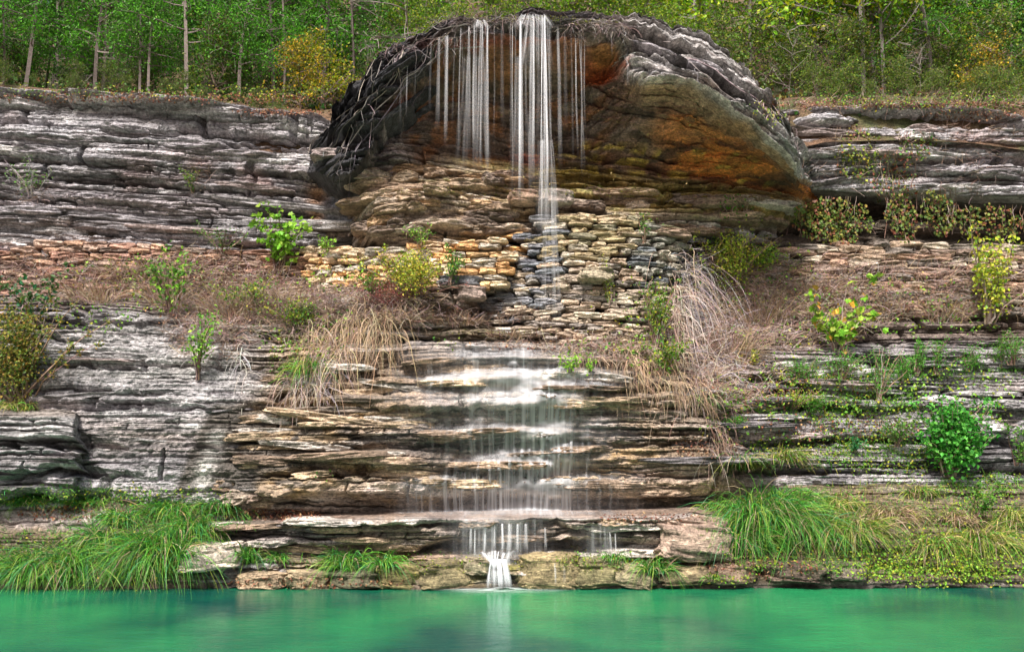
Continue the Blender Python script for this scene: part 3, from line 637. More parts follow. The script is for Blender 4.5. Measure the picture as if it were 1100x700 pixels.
# loose rocks: a noisy rounded block each
def rock(name, label, u, v, Y, w, h, d, colr, cat='rock', group=None, seed=0, flat=.0, rz=0, tilt=0):
    n = 44; t = np.linspace(0, math.pi, n)[:, None]; p = np.linspace(0, 2 * math.pi, 2 * n, endpoint=False)[None]
    def spow(a, e): return np.sign(a) * np.abs(a) ** e
    e1, e2 = .38, .5
    X = spow(np.sin(t), e1) * spow(np.cos(p), e2); Yy = spow(np.sin(t), e1) * spow(np.sin(p), e2); Z = spow(np.cos(t), e1) + 0 * p
    hm = h * (Y - CY) / F; zz = Z * hm / 2 + .06 * X * hm; bb = Beds(seed + 300, .06, .16, -2, 2)
    d_, c_, i_, _b = bb(zz, X * w * .007 + 3 * seed, .02)
    q = .26 * fbm(X * 1.3 + seed * 3.7 + Z, Yy * 1.3 + Z * 2, 3, seed) + .10 * (1 - 2.4 * np.abs(fbm(X * 3 + Z * 2, Yy * 3 + Z * 4, 4, seed + 1))) + .07 * d_ - .16 * c_ + .05 * fbm(X * 14, Yy * 14 + Z * 20, 3, seed)
    k = 1 + q; X, Yy, Z = X * k, Yy * k, Z * (1 + .45 * q) + tilt * X
    c0 = P(u, v, Y); sc_ = (Y - CY) / F
    V = np.stack([X * w / 2 * sc_, Yy * d / 2, Z * h / 2 * sc_], -1).reshape(-1, 3)
    c, s = math.cos(rz), math.sin(rz); V[:, 0], V[:, 1] = V[:, 0] * c - V[:, 1] * s, V[:, 0] * s + V[:, 1] * c
    m = 2 * n; i = np.arange(n - 1)[:, None] * m + np.arange(m)[None]; j = np.arange(n - 1)[:, None] * m + (np.arange(m)[None] + 1) % m
    Fc = np.stack([i, i + m, j + m, j], -1).reshape(-1, 4)
    col = np.tile(np.append(np.array(colr), .1), (len(V), 1)); nz = fbm(V[:, 0] * 6 + seed, V[:, 2] * 9 + V[:, 1] * 4, 4, seed)
    col[:, :3] *= (1 + .5 * nz)[:, None]
    o = make(name, V, Fc, M_ROCK, col, label=label, cat=cat, group=group); o.location = c0; o.rotation_euler = (0, 0, 0)
    zadd(V + c0)
    return o
rock('flat_rock', 'pale tilted flat slab of stone beside the grass on the left bank', 231, 597, -.02, 60, 24, .55, (.52, .45, .38), seed=3, tilt=.35, rz=.2)
rock('ledge_boulder', 'big rough boulder at the right end of the rock shelf', 742, 577, .25, 74, 44, 1.0, (.40, .29, .23), seed=5, tilt=-.1)
WR = [(283, 622, 44, 16, (.36, .27, .18), 'flat yellowish rock right of the pale tilted slab'), (330, 622, 40, 18, (.38, .30, .19), 'rounded ochre rock left of the leafy grass clump under the shelf'),
      (385, 621, 50, 18, (.14, .13, .08), 'mossy dark rock under the grass clump on the waterline'), (430, 618, 48, 24, (.24, .20, .09), 'yellow mossy rock on the waterline left of the splash'),
      (478, 616, 54, 28, (.22, .18, .10), 'layered mossy block just left of the lowest fall'), (514, 606, 30, 18, (.30, .25, .17), 'small wet rock the lowest fall splits around'),
      (590, 612, 60, 34, (.28, .22, .12), 'broad wet boulder just right of the lowest fall'), (640, 614, 46, 28, (.22, .19, .10), 'mossy boulder with leaves between the broad wet boulder and grass tuft'),
      (680, 618, 44, 22, (.36, .30, .19), 'tan rock in front of the drooping grass tuft'), (735, 616, 50, 20, (.26, .20, .12), 'brown rock below the big rough boulder'),
      (785, 614, 46, 22, (.26, .18, .13), 'dark brown rock at the foot of the tall grass'), (850, 612, 60, 20, (.16, .11, .09), 'low dark red rock half under the right bank grass'),
      (905, 612, 40, 18, (.20, .16, .13), 'dark rock under overhanging blades near the yellow bushes')]
for k, (u, v, w_, h_, c_, lb) in enumerate(WR):
    rock('shore_rock', lb, u, v, .06, w_, h_, .5, c_, group='rocks along the waterline', seed=20 + k, rz=.3 * math.sin(k * 2.1), tilt=.12 * math.sin(k * 3.7))
for k, (u, v, w_, h_, c_, lb, Yq) in enumerate([(494, 303, 46, 11, (.12, .12, .13), 'dark lozenge-shaped boulder at the left foot of the rounded wall', 1.2), (506, 316, 30, 15, (.30, .23, .2), 'pinkish block below the dark lozenge-shaped boulder', 1.15),
                                                (565, 213, 36, 14, (.40, .27, .2), 'tan block on the ledge just above the rounded wall', 1.35), (597, 214, 34, 16, (.33, .27, .24), 'blocky stone where the long fall first lands', 1.25),
                                                (640, 296, 36, 14, (.44, .37, .27), 'wide flat pale stone sticking out of the rounded wall', .95), (458, 340, 18, 8, (.40, .32, .22), 'small loose stone on the brown ledge', 1.1)]):
    rock('block', lb, u, v, Yq, w_, h_, .45, c_, cat='rock', seed=50 + k, rz=.1)

# ------------------------------------------------------------------ falling water
def tube_set(paths, rx, ry, alpha, sides=8):
    """paths (n,S,3); rx, ry (n,S) half widths across and in depth; alpha (n,S,sides)"""
    n, S, _ = paths.shape; a = np.linspace(0, 2 * math.pi, sides, endpoint=False)
    V = paths[:, :, None, :] + np.stack([rx[..., None] * np.cos(a), ry[..., None] * np.sin(a), 0 * rx[..., None] + 0 * a], -1)
    b = (np.arange(n) * S * sides)[:, None, None] + (np.arange(S - 1) * sides)[None, :, None]; k = np.arange(sides)[None, None]; k2 = (k + 1) % sides
    Fc = np.stack([b + k, b + k2, b + k2 + sides, b + k + sides], -1).reshape(-1, 4)
    return V.reshape(-1, 3), Fc
def fall_strands(name, label, specs, parent=None, **kw):
    """specs: (u, v0, v1, width px, opacity, Y)"""
    Vs = []; Fs = []; Cs = []; base = 0
    for (u, v0, v1, wpx, op, Y, *ex) in specs:
        p0 = P(u, v0, Y); p1 = P(ex[0] if ex else u, v1, Y); x0 = p0[0] + (p1[0] - p0[0]) * (np.linspace(0, 1, 40) ** .8 if ex else 0)
        z = np.linspace(p0[2], p1[2], 40); sc_ = (Y - CY) / F
        subs = max(1, int(wpx / .95)) 
        for q in range(subs):
            off = (R.random() - .5) * wpx * sc_ * .9 if subs > 1 else 0
            hw = wpx * sc_ / subs * (.25 + .9 * R.random() ** 2) + .0035
            t = (z[0] - z) / max(z[0] - z[-1], .01)
            spread = 1 + 1.0 * t
            xx = x0 + off * (1 + .9 * t) + .016 * vn(z * .9, u + q * 3.7, 3) + .03 * t * (R.random() - .5); yy = Y - .14 * np.sqrt(t) * .6 + (R.random() - .5) * .06 + 0 * z
            path = np.stack([xx, yy, z], -1)[None]
            V, Fc = tube_set(path, (hw * spread)[None], (hw * .6 * spread)[None], None, 8)
            al = (.15 + .85 * sm(t, 0, .03)) * op * .75 * (.12 + 1.0 * R.random() ** 1.6) * (1 - .55 * t) * (1 - sm(t, .55, 1.0)) * (.8 + .35 * vn(z * 2.5, u * 3.1 + q, 9))
            # edge-soft: opacity falls towards the silhouette sides of the strand
            a = np.linspace(0, 2 * math.pi, 8, endpoint=False); e = np.abs(np.sin(a)) ** 1.0
            A = (al[:, None] * e[None]).ravel(); A = np.clip(A, 0, .95)
            Vs.append(V); Fs.append(Fc + base); base += len(V); Cs.append(np.repeat(A[:, None], 3, 1))
    return make(name, np.concatenate(Vs), np.concatenate(Fs), M_FALL, np.concatenate(Cs), parent, **kw)
Yl = .2
mains = [(549, 23, 215, 2.6, .55, Yl), (553, 24, 190, 1.6, .4, Yl + .04), (560, 20, 222, 4.6, .75, Yl), (566, 22, 170, 1.6, .35, Yl + .05), (572, 17, 226, 4.6, .95, Yl), (574, 18, 200, 2.0, .9, Yl - .02), (578, 19, 180, 1.6, .5, Yl + .03),
         (584, 17, 230, 5.2, .95, Yl), (583, 17, 228, 2.0, .9, Yl - .03), (588, 20, 210, 1.6, .5, Yl), (591, 22, 300, 2.2, .9, Yl - .03), (577, 17, 80, 26, .16, Yl + .02), (572, 16, 34, 34, .3, Yl + .02), (583, 150, 262, 22, .14, Yl - .06), (590, 200, 362, 12, .16, Yl - .08), (560, 60, 215, 16, .10, Yl + .05)]
lefts = [(496, 30, 170, 3, .28, .3), (503, 28, 180, 4, .32, .3), (511, 26, 190, 4, .45, .3), (518, 24, 190, 6, .55, .3), (523, 27, 200, 3, .40, .3), (508, 60, 200, 26, .10, .32), (516, 22, 34, 14, .3, .3)]
thins = [(432, 62, 150, 1.3, .35, .45), (438, 60, 130, 1.3, .3, .45), (447, 56, 120, 1.2, .3, .45), (463, 44, 130, 1.4, .3, .4), (472, 40, 150, 2.2, .3, .4), (480, 38, 165, 2.4, .3, .4), (488, 36, 150, 1.6, .28, .35), (531, 28, 170, 1.4, .25, .3), (540, 27, 150, 1.4, .25, .3)]
rights = [(600, 26, 190, 1.3, .28, .3), (606, 28, 150, 1.2, .25, .32), (613, 30, 190, 1.6, .3, .35), (619, 30, 180, 1.6, .35, .35), (624, 32, 200, 2.4, .42, .35), (628, 34, 150, 1.2, .25, .38), (674, 60, 96, 2.0, .4, .3), (655, 36, 66, 1.0, .3, .42)]
fl = thing('waterfall', 'long white veil of water falling from the middle of the overhang lip', 'waterfall', P(575, 225, Yl))
def under(o, par):
    o.parent = par; o.matrix_parent_inverse = __import__('mathutils').Matrix.Translation(par.location).inverted(); return o
under(fall_strands('veil', '', mains), fl)
fl2 = thing('waterfall', 'fainter narrow veil of water left of the long white fall', 'waterfall', P(512, 190, .3)); under(fall_strands('veil', '', lefts), fl2)
fl3 = thing('waterfall', 'sparse dripping threads of water near the hanging roots', 'waterfall', P(465, 140, .4)); under(fall_strands('veil', '', thins), fl3)
fl4 = thing('waterfall', 'thin threads of water right of the long white fall', 'waterfall', P(620, 190, .35)); under(fall_strands('veil', '', rights), fl4)

# cascade spreading down the ledges: a skin of water over the real rock surface
def skin(name, label, G, u, v, u0, u1, v0, v1, dens, seed, slope=.22, step=1, **kw):
    cols_ = np.where((u[u.shape[0] // 2] > u0) & (u[u.shape[0] // 2] < u1))[0][::step]
    g = G[:, cols_]; gu = u[:, cols_]; gv = v[:, cols_]
    o_ = np.argsort(-g[:, len(cols_) // 2, 2]) if False else np.arange(g.shape[0])
    if g[0, 0, 2] < g[-1, 0, 2]: g = g[::-1]; gu = gu[::-1]; gv = gv[::-1]
    rows = np.where((gv.min(1) < v1) & (gv.max(1) > v0))[0]; g = g[rows]; gu = gu[rows]; gv = gv[rows]
    pu, pv = proj(g); g = g.copy(); zb = ZB[np.clip(np.round(pv + ZO_V).astype(int), 0, 1099), np.clip(np.round(pu + ZO_U).astype(int), 0, 1899)]
    g[..., 1] = np.maximum(np.minimum(g[..., 1], np.where(zb > 1e8, 1e9, zb)), g[..., 1] - .35); g[..., 1] = np.minimum(smooth1(smooth1(g[..., 1], 5, 0), 4, 1), g[..., 1] + .03)
    zz = np.minimum.accumulate(g[..., 2], 0)
    yw = g[..., 1].copy() - .012
    for k in range(1, len(yw)):
        yw[k] = np.minimum(yw[k], yw[k - 1] + slope * (zz[k - 1] - zz[k]))
    yw = smooth1(yw, 2, 0) - .008; yw = np.minimum(yw, g[..., 1] - .006)
    x = g[..., 0]
    gap = g[..., 1] - yw                                   # free-falling where the rock is undercut
    dz = np.maximum(np.abs(np.gradient(zz, axis=0)), 2e-3); flat = smooth1(sm(np.abs(np.gradient(g[..., 1], axis=0)) / dz * (np.gradient(g[..., 1], axis=0) < 0), .6, 2.2), 2, 0)
    st = np.clip(.5 + 1.1 * vn(x * 34 + .8 * vn(zz * 2, x * 2, 4), zz * .9, seed) * .6 + .8 * vn(x * 80, zz * 1.4, seed + 1) * .5, 0, 1.5) ** 2.2
    big = np.clip(.55 + .8 * fbm(x * 5, zz * .8, 3, seed + 2), 0, 1.3)
    brk = np.clip(.6 + .8 * fbm(x * 6, zz * 16, 3, seed + 3), 0, 1.2)
    fr = sm(gap, .02, .07)
    d = dens(gu, gv)
    al = d * ((st * (.8 * fr + .5 * (1 - fr) * brk)) * big + .5 * flat * np.clip(brk - .15, 0, 1) * (.35 + .8 * np.clip(st, 0, 1)) + .5 * (1 - fr) * brk * big + .15)
    al = .88 * (1 - np.exp(-al * 1.25)); al[0] = 0; al[-1] = 0
    V = np.stack([x, yw, zz], -1); nr, nc = x.shape
    return make(name, V.reshape(-1, 3), gridfaces(nr, nc), M_FALL, np.repeat(al.reshape(-1, 1), 3, 1), **kw), yw
def dens1(u, v):
    a = np.exp(-((u - np.interp(v, [362, 405, 480, 550], [535, 535, 560, 565])) / np.interp(v, [362, 400, 430, 500, 550], [62, 76, 76, 60, 70])) ** 2) * .8
    core = np.exp(-((u - np.interp(v, [405, 440, 550], [580, 583, 590])) / np.interp(v, [405, 440, 520, 550], [30, 17, 20, 28])) ** 2)
    l1 = np.exp(-((v - 408) / 8.0) ** 2) * sm(u, 440, 480) * (1 - sm(u, 630, 665)) * 1.3
    l2 = np.exp(-((v - 498) / 6.0) ** 2) * sm(u, 500, 530) * (1 - sm(u, 610, 640)) * .8
    pool_ = np.exp(-((v - 550) / 4.0) ** 2) * sm(u, 425, 480) * (1 - sm(u, 620, 680)) * .8
    low = sm(v, 505, 515) * sm(u, 420, 445) * (1 - sm(u, 645, 700)) * .35
    return np.clip(a * sm(v, 366, 378) + 2.6 * core * sm(v, 392, 408) + l1 + l2 + pool_ + low, 0, 1.7) * sm(v, 364, 372)
cas = thing('cascade', 'wide white cascade spreading down the stepped brown ledges', 'cascade', P(570, 550, .3))
o, _ = skin('water_sheet', '', LG, Lu, Lv, 415, 690, 364, 560, dens1, 3, slope=.75); under(o, cas)
def dens2(u, v):
    pl = np.exp(-((v - 549) / 4.0) ** 2) * sm(u, 430, 500) * (1 - sm(u, 600, 690)) * .8
    a = np.exp(-((u - 535) / 34) ** 2) * sm(v, 552, 560) * .95 + np.exp(-((u - 640) / 18) ** 2) * .3 * sm(v, 560, 570)
    return np.clip(pl + a, 0, 1.2)
o, _ = skin('water_sheet', '', SG, Su, Sv, 415, 720, 540, 604, dens2, 13, slope=.1); under(o, cas)
sp = thing('cascade', 'lowest short fall of white water splashing into the pool', 'cascade', P(538, 628, -.1))
Yb = -.18
low_specs = [(506 + 4.4 * k + 2 * math.sin(k * 3), 562, 596 + 5 * math.sin(k * 1.7), 2.6, .55 + .35 * math.sin(k * 2.3), -.03) for k in range(0, 15)]
low_specs += [(516 + 3.4 * k, 592 + 1.5 * math.sin(k), 611, 3.0, .6, Yb + .05, 529 + .9 * k) for k in range(0, 12)]
low_specs += [(528 + 1.3 * k, 600, 633, 3.0, .95, Yb, 528 + 2.2 * k - 3) for k in range(0, 12)]
low_specs += [(596, 604, 629, 2, .4, Yb), (606, 606, 630, 2, .35, Yb), (586, 566, 592, 1.6, .5, -.02), (650, 568, 600, 2.5, .5, 0.0), (662, 572, 600, 2.5, .45, 0.0), (655, 570, 598, 1.5, .6, 0.0)]
under(fall_strands('veil', '', low_specs[:-6]), sp); under(fall_strands('veil', '', low_specs[-6:-4]), sp); under(fall_strands('veil', '', low_specs[-4:-3]), sp); under(fall_strands('veil', '', low_specs[-3:]), sp)
# foam fan on the water
n1, n2 = 60, 40
th = np.linspace(0, 2 * math.pi, n1)[None]; rr = np.linspace(0.02, 1, n2)[:, None]
fx = rr * np.cos(th) * 1.1; fy = rr * np.sin(th) * .32
c0 = P(540, 630, -.2); al = np.clip((1 - rr) ** 1.2 * np.clip(.55 + 1.1 * fbm(rr * np.cos(th) * 4, rr * np.sin(th) * 9, 3, 6), 0, 1.3) * 1.2 + .0 * th, 0, .95)
al = al * (1 + .0 * th)
V = np.stack([fx + c0[0], fy + c0[1] - .05, .015 + .035 * np.exp(-(rr * 5) ** 2) + 0 * th], -1).reshape(-1, 3)
al = np.where(rr > .97, 0, al)
under(make('foam', V, gridfaces(n2, n1), M_FALL, np.repeat(al.reshape(-1, 1), 3, 1)), sp)
for (u_, w_) in ((604, .35), (625, .28)):
    c1 = P(u_, 630, -.12); V2 = np.stack([fx * w_ + c1[0], fy * w_ + c1[1], .012 + 0 * fx], -1).reshape(-1, 3)
    under(make('foam', V2, gridfaces(n2, n1), M_FALL, np.repeat(al.reshape(-1, 1) * .6, 3, 1)), sp)
# ------------------------------------------------------------------ vegetation builders
def unit(v): return v / np.maximum(np.linalg.norm(v, axis=-1, keepdims=True), 1e-9)
def cols_pick(n, cs, var=.25, rr=R):
    cs = np.array(cs); c = cs[rr.integers(0, len(cs), n)] * (1 + var * (rr.random((n, 1)) * 2 - 1)) * (1 + .12 * (rr.random((n, 3)) * 2 - 1)); return np.clip(c, .004, .9)
def leaf_arr(cen, size, col, tip=None, nor=None, wide=.34, fold=.12, rr=R, lobed=False):
    n = len(cen)
    if tip is None: tip = rr.normal(size=(n, 3)) + [0, -.25, -.25]
    if nor is None: nor = rr.normal(size=(n, 3)) * .8 + [0, -.5, .9]
    tip = unit(tip); nor = unit(nor - tip * np.sum(nor * tip, 1, keepdims=True)); sd = np.cross(tip, nor); s = np.broadcast_to(np.asarray(size, float), (n,))[:, None]
    if not lobed:
        V = np.stack([cen, cen + s * (.42 * tip + wide * sd + fold * nor), cen + s * tip, cen + s * (.42 * tip - wide * sd + fold * nor)], 1)
        b = np.arange(n)[:, None] * 4; F_ = np.concatenate([b + [[0, 1, 2]], b + [[0, 2, 3]]]); k = 4
    else:
        o = [(0, 0, 0), (.22, .40, .10), (.45, .26, .05), (.62, .50, .12), (.75, .18, .02), (1, 0, -.1), (.75, -.18, .02), (.62, -.50, .12), (.45, -.26, .05), (.22, -.40, .10)]
        V = np.stack([cen + s * (a * tip + c * sd + d * nor) for a, c, d in o], 1); k = 10
        b = np.arange(n)[:, None] * 10; F_ = np.concatenate([b + [[0, i, i + 1]] for i in range(1, 9)])
    return V.reshape(-1, 3), F_, np.repeat(col, k, 0)
def blade_arr(root, d, L, w, droop, col, seg=5, side=None, rr=R, grav=(0, 0, -1)):
    n = len(root); t = np.linspace(0, 1, seg)[None, :, None]
    L = np.broadcast_to(np.asarray(L, float), (n,))[:, None, None]; dr = np.broadcast_to(np.asarray(droop, float), (n,))[:, None, None]
    d = unit(d)
    if side is None: side = unit(np.cross(d, [0, 0, 1.0]) + .6 * rr.normal(size=(n, 3)))
    c = root[:, None] + d[:, None] * L * t + np.array(grav) * (dr * L * t ** 2.2)
    wd = np.broadcast_to(np.asarray(w, float), (n,))[:, None, None] * (1 - t ** 1.5) * .5 + .0008
    V = np.stack([c - side[:, None] * wd, c + side[:, None] * wd], 2)
    b = (np.arange(n) * seg * 2)[:, None] + (np.arange(seg - 1) * 2)[None]; b = b.ravel()
    F_ = np.stack([b, b + 1, b + 3, b + 2], -1)
    shade = 1.0 + 0 * t
    return V.reshape(-1, 3), F_, np.repeat(col, seg * 2, 0)
def twig_arr(path, rad, col):
    """path (n,S,3), rad (n,S)"""
    n, S, _ = path.shape; d = unit(np.gradient(path, axis=1)); a = unit(np.cross(d, np.array([.3, 1, .2]))); b_ = np.cross(d, a)
    sides = 3; an = np.arange(3) * 2.094
    V = path[:, :, None] + rad[..., None, None] * (a[:, :, None] * np.cos(an)[:, None] + b_[:, :, None] * np.sin(an)[:, None])
    b = (np.arange(n) * S * 3)[:, None, None] + (np.arange(S - 1) * 3)[None, :, None]; k = np.arange(3)[None, None]; k2 = (k + 1) % 3
    F_ = np.stack([b + k, b + k2, b + k2 + 3, b + k + 3], -1).reshape(-1, 4)
    return V.reshape(-1, 3), F_, np.repeat(col, S * 3, 0)
def merge(parts):
    V = []; F3 = []; F4 = []; C = []; b = 0
    for v, f, c in parts:
        V.append(v); C.append(c[:, :3]); (F3 if f.shape[1] == 3 else F4).append(f + b); b += len(v)
    Fs = []
    if F3: Fs.append(np.concatenate(F3))
    if F4: Fs.append(np.concatenate(F4))
    return np.concatenate(V), Fs, np.concatenate(C)
def wander(root, d, L, S=7, wob=.25, sag=.0, rr=R):
    n = len(root); L = np.broadcast_to(np.asarray(L, float), (n,))
    dd = unit(d)[:, None] + np.cumsum(rr.normal(size=(n, S, 3)) * wob / math.sqrt(S), 1) + np.array([0, 0, -1.0]) * (np.linspace(0, 1, S) ** 1.3)[None, :, None] * np.broadcast_to(np.asarray(sag, float), (n,))[:, None, None]
    step = unit(dd) * (L / (S - 1))[:, None, None]; step[:, 0] = 0
    return root[:, None] + np.cumsum(step, 1)
def ell(n, cu, cv, ru, rv, rr=R, pw=.5):
    r = rr.random(n) ** pw; a = rr.random(n) * 2 * math.pi
    return cu + ru * r * np.cos(a), cv + rv * r * np.sin(a)
def mk(name, parts, mat, **kw):
    V, F_, C = merge(parts); return make(name, V, F_, mat, C, smooth=False, **kw)
def mk_under(name, parts, mat, par):
    V, F_, C = merge(parts); V = V - np.array(par.location)
    return make(name, V, F_, mat, C, par, smooth=False)

GR = [(.07, .20, .02), (.10, .26, .03), (.05, .14, .02), (.14, .30, .04)]
YG = [(.30, .36, .03), (.22, .32, .03), (.38, .36, .04), (.12, .22, .03)]
LIME = [(.22, .45, .04), (.16, .38, .03), (.30, .5, .06)]
DKG = [(.03, .09, .02), (.05, .12, .025), (.07, .13, .03)]
IVY = [(.10, .17, .03), (.06, .11, .02), (.17, .22, .04), (.22, .20, .04), (.24, .09, .05)]
BRN = [(.24, .16, .12), (.30, .21, .16), (.18, .12, .10), (.34, .27, .24)]
MAV = [(.36, .26, .24), (.26, .18, .17), (.44, .36, .34), (.32, .20, .15), (.18, .12, .10), (.4, .3, .18)]
STRAW = [(.42, .31, .20), (.34, .24, .15), (.48, .38, .26), (.28, .19, .13)]
ORN = [(.55, .22, .05), (.45, .30, .04), (.5, .12, .04)]
YEL = [(.60, .52, .05), (.50, .50, .06)]

def shrub(label, cat, u, v, w, h, colr, n=160, leaf=.07, name='shrub', stems=9, lobed=False, lean=0, stemc=BRN, group=None, out=.12, spread=1.0, crown_lo=.25, seed=None, wide=.34, up=1.0):
    """woody plant rooted at pixel (u,v), w and h its width and height in photo pixels"""
    n = int(n * 3.2); leaf = leaf * 1.0; w *= 1.1; h *= 1.1
    rr = np.random.default_rng(int(u * 7 + v * 13) if seed is None else seed)
    b = anchor([u], [v])[0]; k = (b[1] - CY) / F; W = w * k / 2; Hh = h * k
    t = thing(name, label, cat, b, group)
    tip = np.stack([rr.normal(size=stems) * .55 * W * spread + lean * k, -out - rr.random(stems) * .5 * W - .05, Hh * (.5 + .5 * rr.random(stems))], -1)
    root = b + np.stack([rr.normal(size=stems) * .08 * W, rr.normal(size=stems) * .02, 0 * tip[:, 0]], -1)
    S = 7; tt = np.linspace(0, 1, S)[None, :, None]
    path = root[:, None] + (tip[:, None] * np.concatenate([tt ** 1.25, tt ** 1.2, tt ** .85], -1)) + np.cumsum(rr.normal(size=(stems, S, 3)) * .02 * Hh, 1) * (tt > 0)
    rad = np.linspace(.012, .003, S)[None] * (.6 + .8 * rr.random((stems, 1))) * (.6 + Hh * .5)
    # side twigs
    m = stems * 4; i = rr.integers(0, stems, m); j = rr.integers(2, S, m); r0 = path[i, j]
    d = rr.normal(size=(m, 3)) * [1, .5, .7] + [0, -.2, .5]; tw = wander(r0, d, (.12 + .25 * rr.random(m)) * min(W, Hh) * 1.3, 5, .4, rr=rr)
    parts = [twig_arr(path, rad, cols_pick(stems, stemc, rr=rr)), twig_arr(tw, np.linspace(.004, .0018, 5)[None] + np.zeros((m, 1)), cols_pick(m, stemc, rr=rr))]
    mk_under('stem', parts, M_BARK, t)
    i = rr.integers(0, m, n); j = rr.integers(1, 5, n); c = tw[i, j] + rr.normal(size=(n, 3)) * np.array([.10 * W, .05, .07 * Hh]) * .8
    if n >= 800:                                        # leafy mass: fill the crown between the twigs
        q = int(n * .62); e = unit(rr.normal(size=(q, 3))) * (rr.random((q, 1)) ** .4) * np.array([W * .5, min(W, Hh) * .42, Hh * .46]) * (1 + .35 * vn(rr.random(q) * 9, rr.random(q) * 9, 4))[:, None]
        c[-q:] = b + [0, -.12 - .1 * W, Hh * .52] + e
    a = n // 3; i = rr.integers(0, stems, a); j = rr.integers(3, S, a); c[:a] = path[i, j] + rr.normal(size=(a, 3)) * .03
    mk_under('foliage', [leaf_arr(c, leaf * (.6 + .7 * rr.random(n)), cols_pick(n, colr, .3, rr), rr=rr, lobed=lobed, wide=wide)], M_LEAF, t)
    return t

def tussock(label, u, v, w, h, colr, n=260, name='grass_tussock', cat='grass clump', droop=(.35, 1.1), bw=.013, group=None, seed=None, dry=.06, spreadx=.5, up=.9):
    rr = np.random.default_rng(int(u * 5 + v * 17) if seed is None else seed)
    u0, v0 = ell(n, u, v, w * spreadx * .5, h * .18, rr); b = anchor([u], [v])[0]; k = (b[1] - CY) / F
    r = anchor(u0, v0, -.01); r[:, 1] = np.clip(r[:, 1], b[1] - .5, b[1] + .5)
    x = (u0 - u) / (w * .5)
    d = np.stack([x * 1.1 + rr.normal(size=n) * .5, -.25 - .5 * rr.random(n), up * (.6 + .6 * rr.random(n))], -1)
    L = h * k * (.35 + .9 * rr.random(n)); c = cols_pick(n, colr, .3, rr); q = rr.random(n) < dry; c[q] = cols_pick(q.sum(), STRAW, .3, rr)
    o = mk(name, [blade_arr(r, d, L, bw * (.6 + .8 * rr.random(n)), droop[0] + (droop[1] - droop[0]) * rr.random(n), c, 6, rr=rr)], M_GRASS, label=label, cat=cat, group=group, kind='thing')
    return o

def hang(label, u, v, w, L, colr, n=120, name='hanging_grass', cat='dry grass', seed=None, group=None, wv=12, thick=.0048, out=.03):
    """dry stalks rooted along a rim and hanging in front of the rock; L in photo pixels"""
    rr = np.random.default_rng(int(u * 3 + v * 11) if seed is None else seed)
    u0 = u + (rr.random(n) - .5) * w; v0 = v + rr.normal(size=n) * wv; r = anchor(u0, v0, -.01); k = (np.median(r[:, 1]) - CY) / F
    r[:, 1] = np.clip(r[:, 1], np.median(r[:, 1]) - .25, np.median(r[:, 1]) + .25)
    n = n; d = np.stack([rr.normal(size=n) * .4, -.15 - .45 * rr.random(n), -.3 + .7 * rr.random(n)], -1)
    p = wander(r, d, L * k * (.25 + .85 * rr.random(n)), 10, .6, 4.5, rr)
    p[:, 1:, 1] = np.minimum(p[:, 1:, 1], r[:, None, 1] - out - .0)
    rad = np.linspace(thick, thick * .25, 10)[None] * (.5 + .8 * rr.random((n, 1)))
    return mk(name, [twig_arr(p, rad, cols_pick(n, colr, .3, rr))], M_DRY, label=label, cat=cat, group=group)

def brush(name, regs, kind='stuff', colr=MAV, wob=.5, sag=.9, thick=.0036, Lm=(.12, .45), updir=.5, mat=None, **kw):
    """tangle of dry stems over the rock: regs are (u, v, ru, rv, count)"""
    parts = []
    for (cu, cv, ru, rv, n) in regs:
        u0, v0 = ell(n, cu, cv, ru, rv); r = anchor(u0, v0, .0)
        d = R.normal(size=(n, 3)) * [.9, .35, .5] + [0, -.35, updir]
        p = wander(r, d, Lm[0] + (Lm[1] - Lm[0]) * R.random(n) ** 1.5, 8, wob, sag * R.random(n))
        rad = np.linspace(thick, thick * .5, 8)[None] * (.5 + R.random((n, 1)))
        parts.append(twig_arr(p, rad, cols_pick(n, colr)))
    return mk(name, parts, mat or M_DRY, kind=kind, **kw)
def cover(name, regs, colr, size=(.02, .05), off=.02, spread=.05, kind='stuff', flat=False, wide=.34, mat=None, **kw):
    parts = []
    for (cu, cv, ru, rv, n) in regs:
        u0, v0 = ell(n, cu, cv, ru, rv); r = anchor(u0, v0, off) + R.normal(size=(n, 3)) * [spread * .5, spread, spread * .5] * 1.0
        nor = R.normal(size=(n, 3)) * .5 + ([0, -.3, 1.0] if flat else [0, -.7, .7])
        parts.append(leaf_arr(r, size[0] + (size[1] - size[0]) * R.random(n), cols_pick(n, colr, .35), nor=nor, wide=wide))
    return mk(name, parts, mat or M_LEAF, kind=kind, **kw)

def turf(name, regs, colr, L=(.08, .22)):
    parts = []
    for (cu, cv, ru, rv, n) in regs:
        u0, v0 = ell(n, cu, cv, ru, rv); r = anchor(u0, v0, -.01)
        d = R.normal(size=(n, 3)) * .45 + [0, -.3, 1]
        parts.append(blade_arr(r, d, L[0] + (L[1] - L[0]) * R.random(n), .008, .2 + .7 * R.random(n), cols_pick(n, colr, .35), 4))
    return mk(name, parts, M_GRASS, kind='stuff')
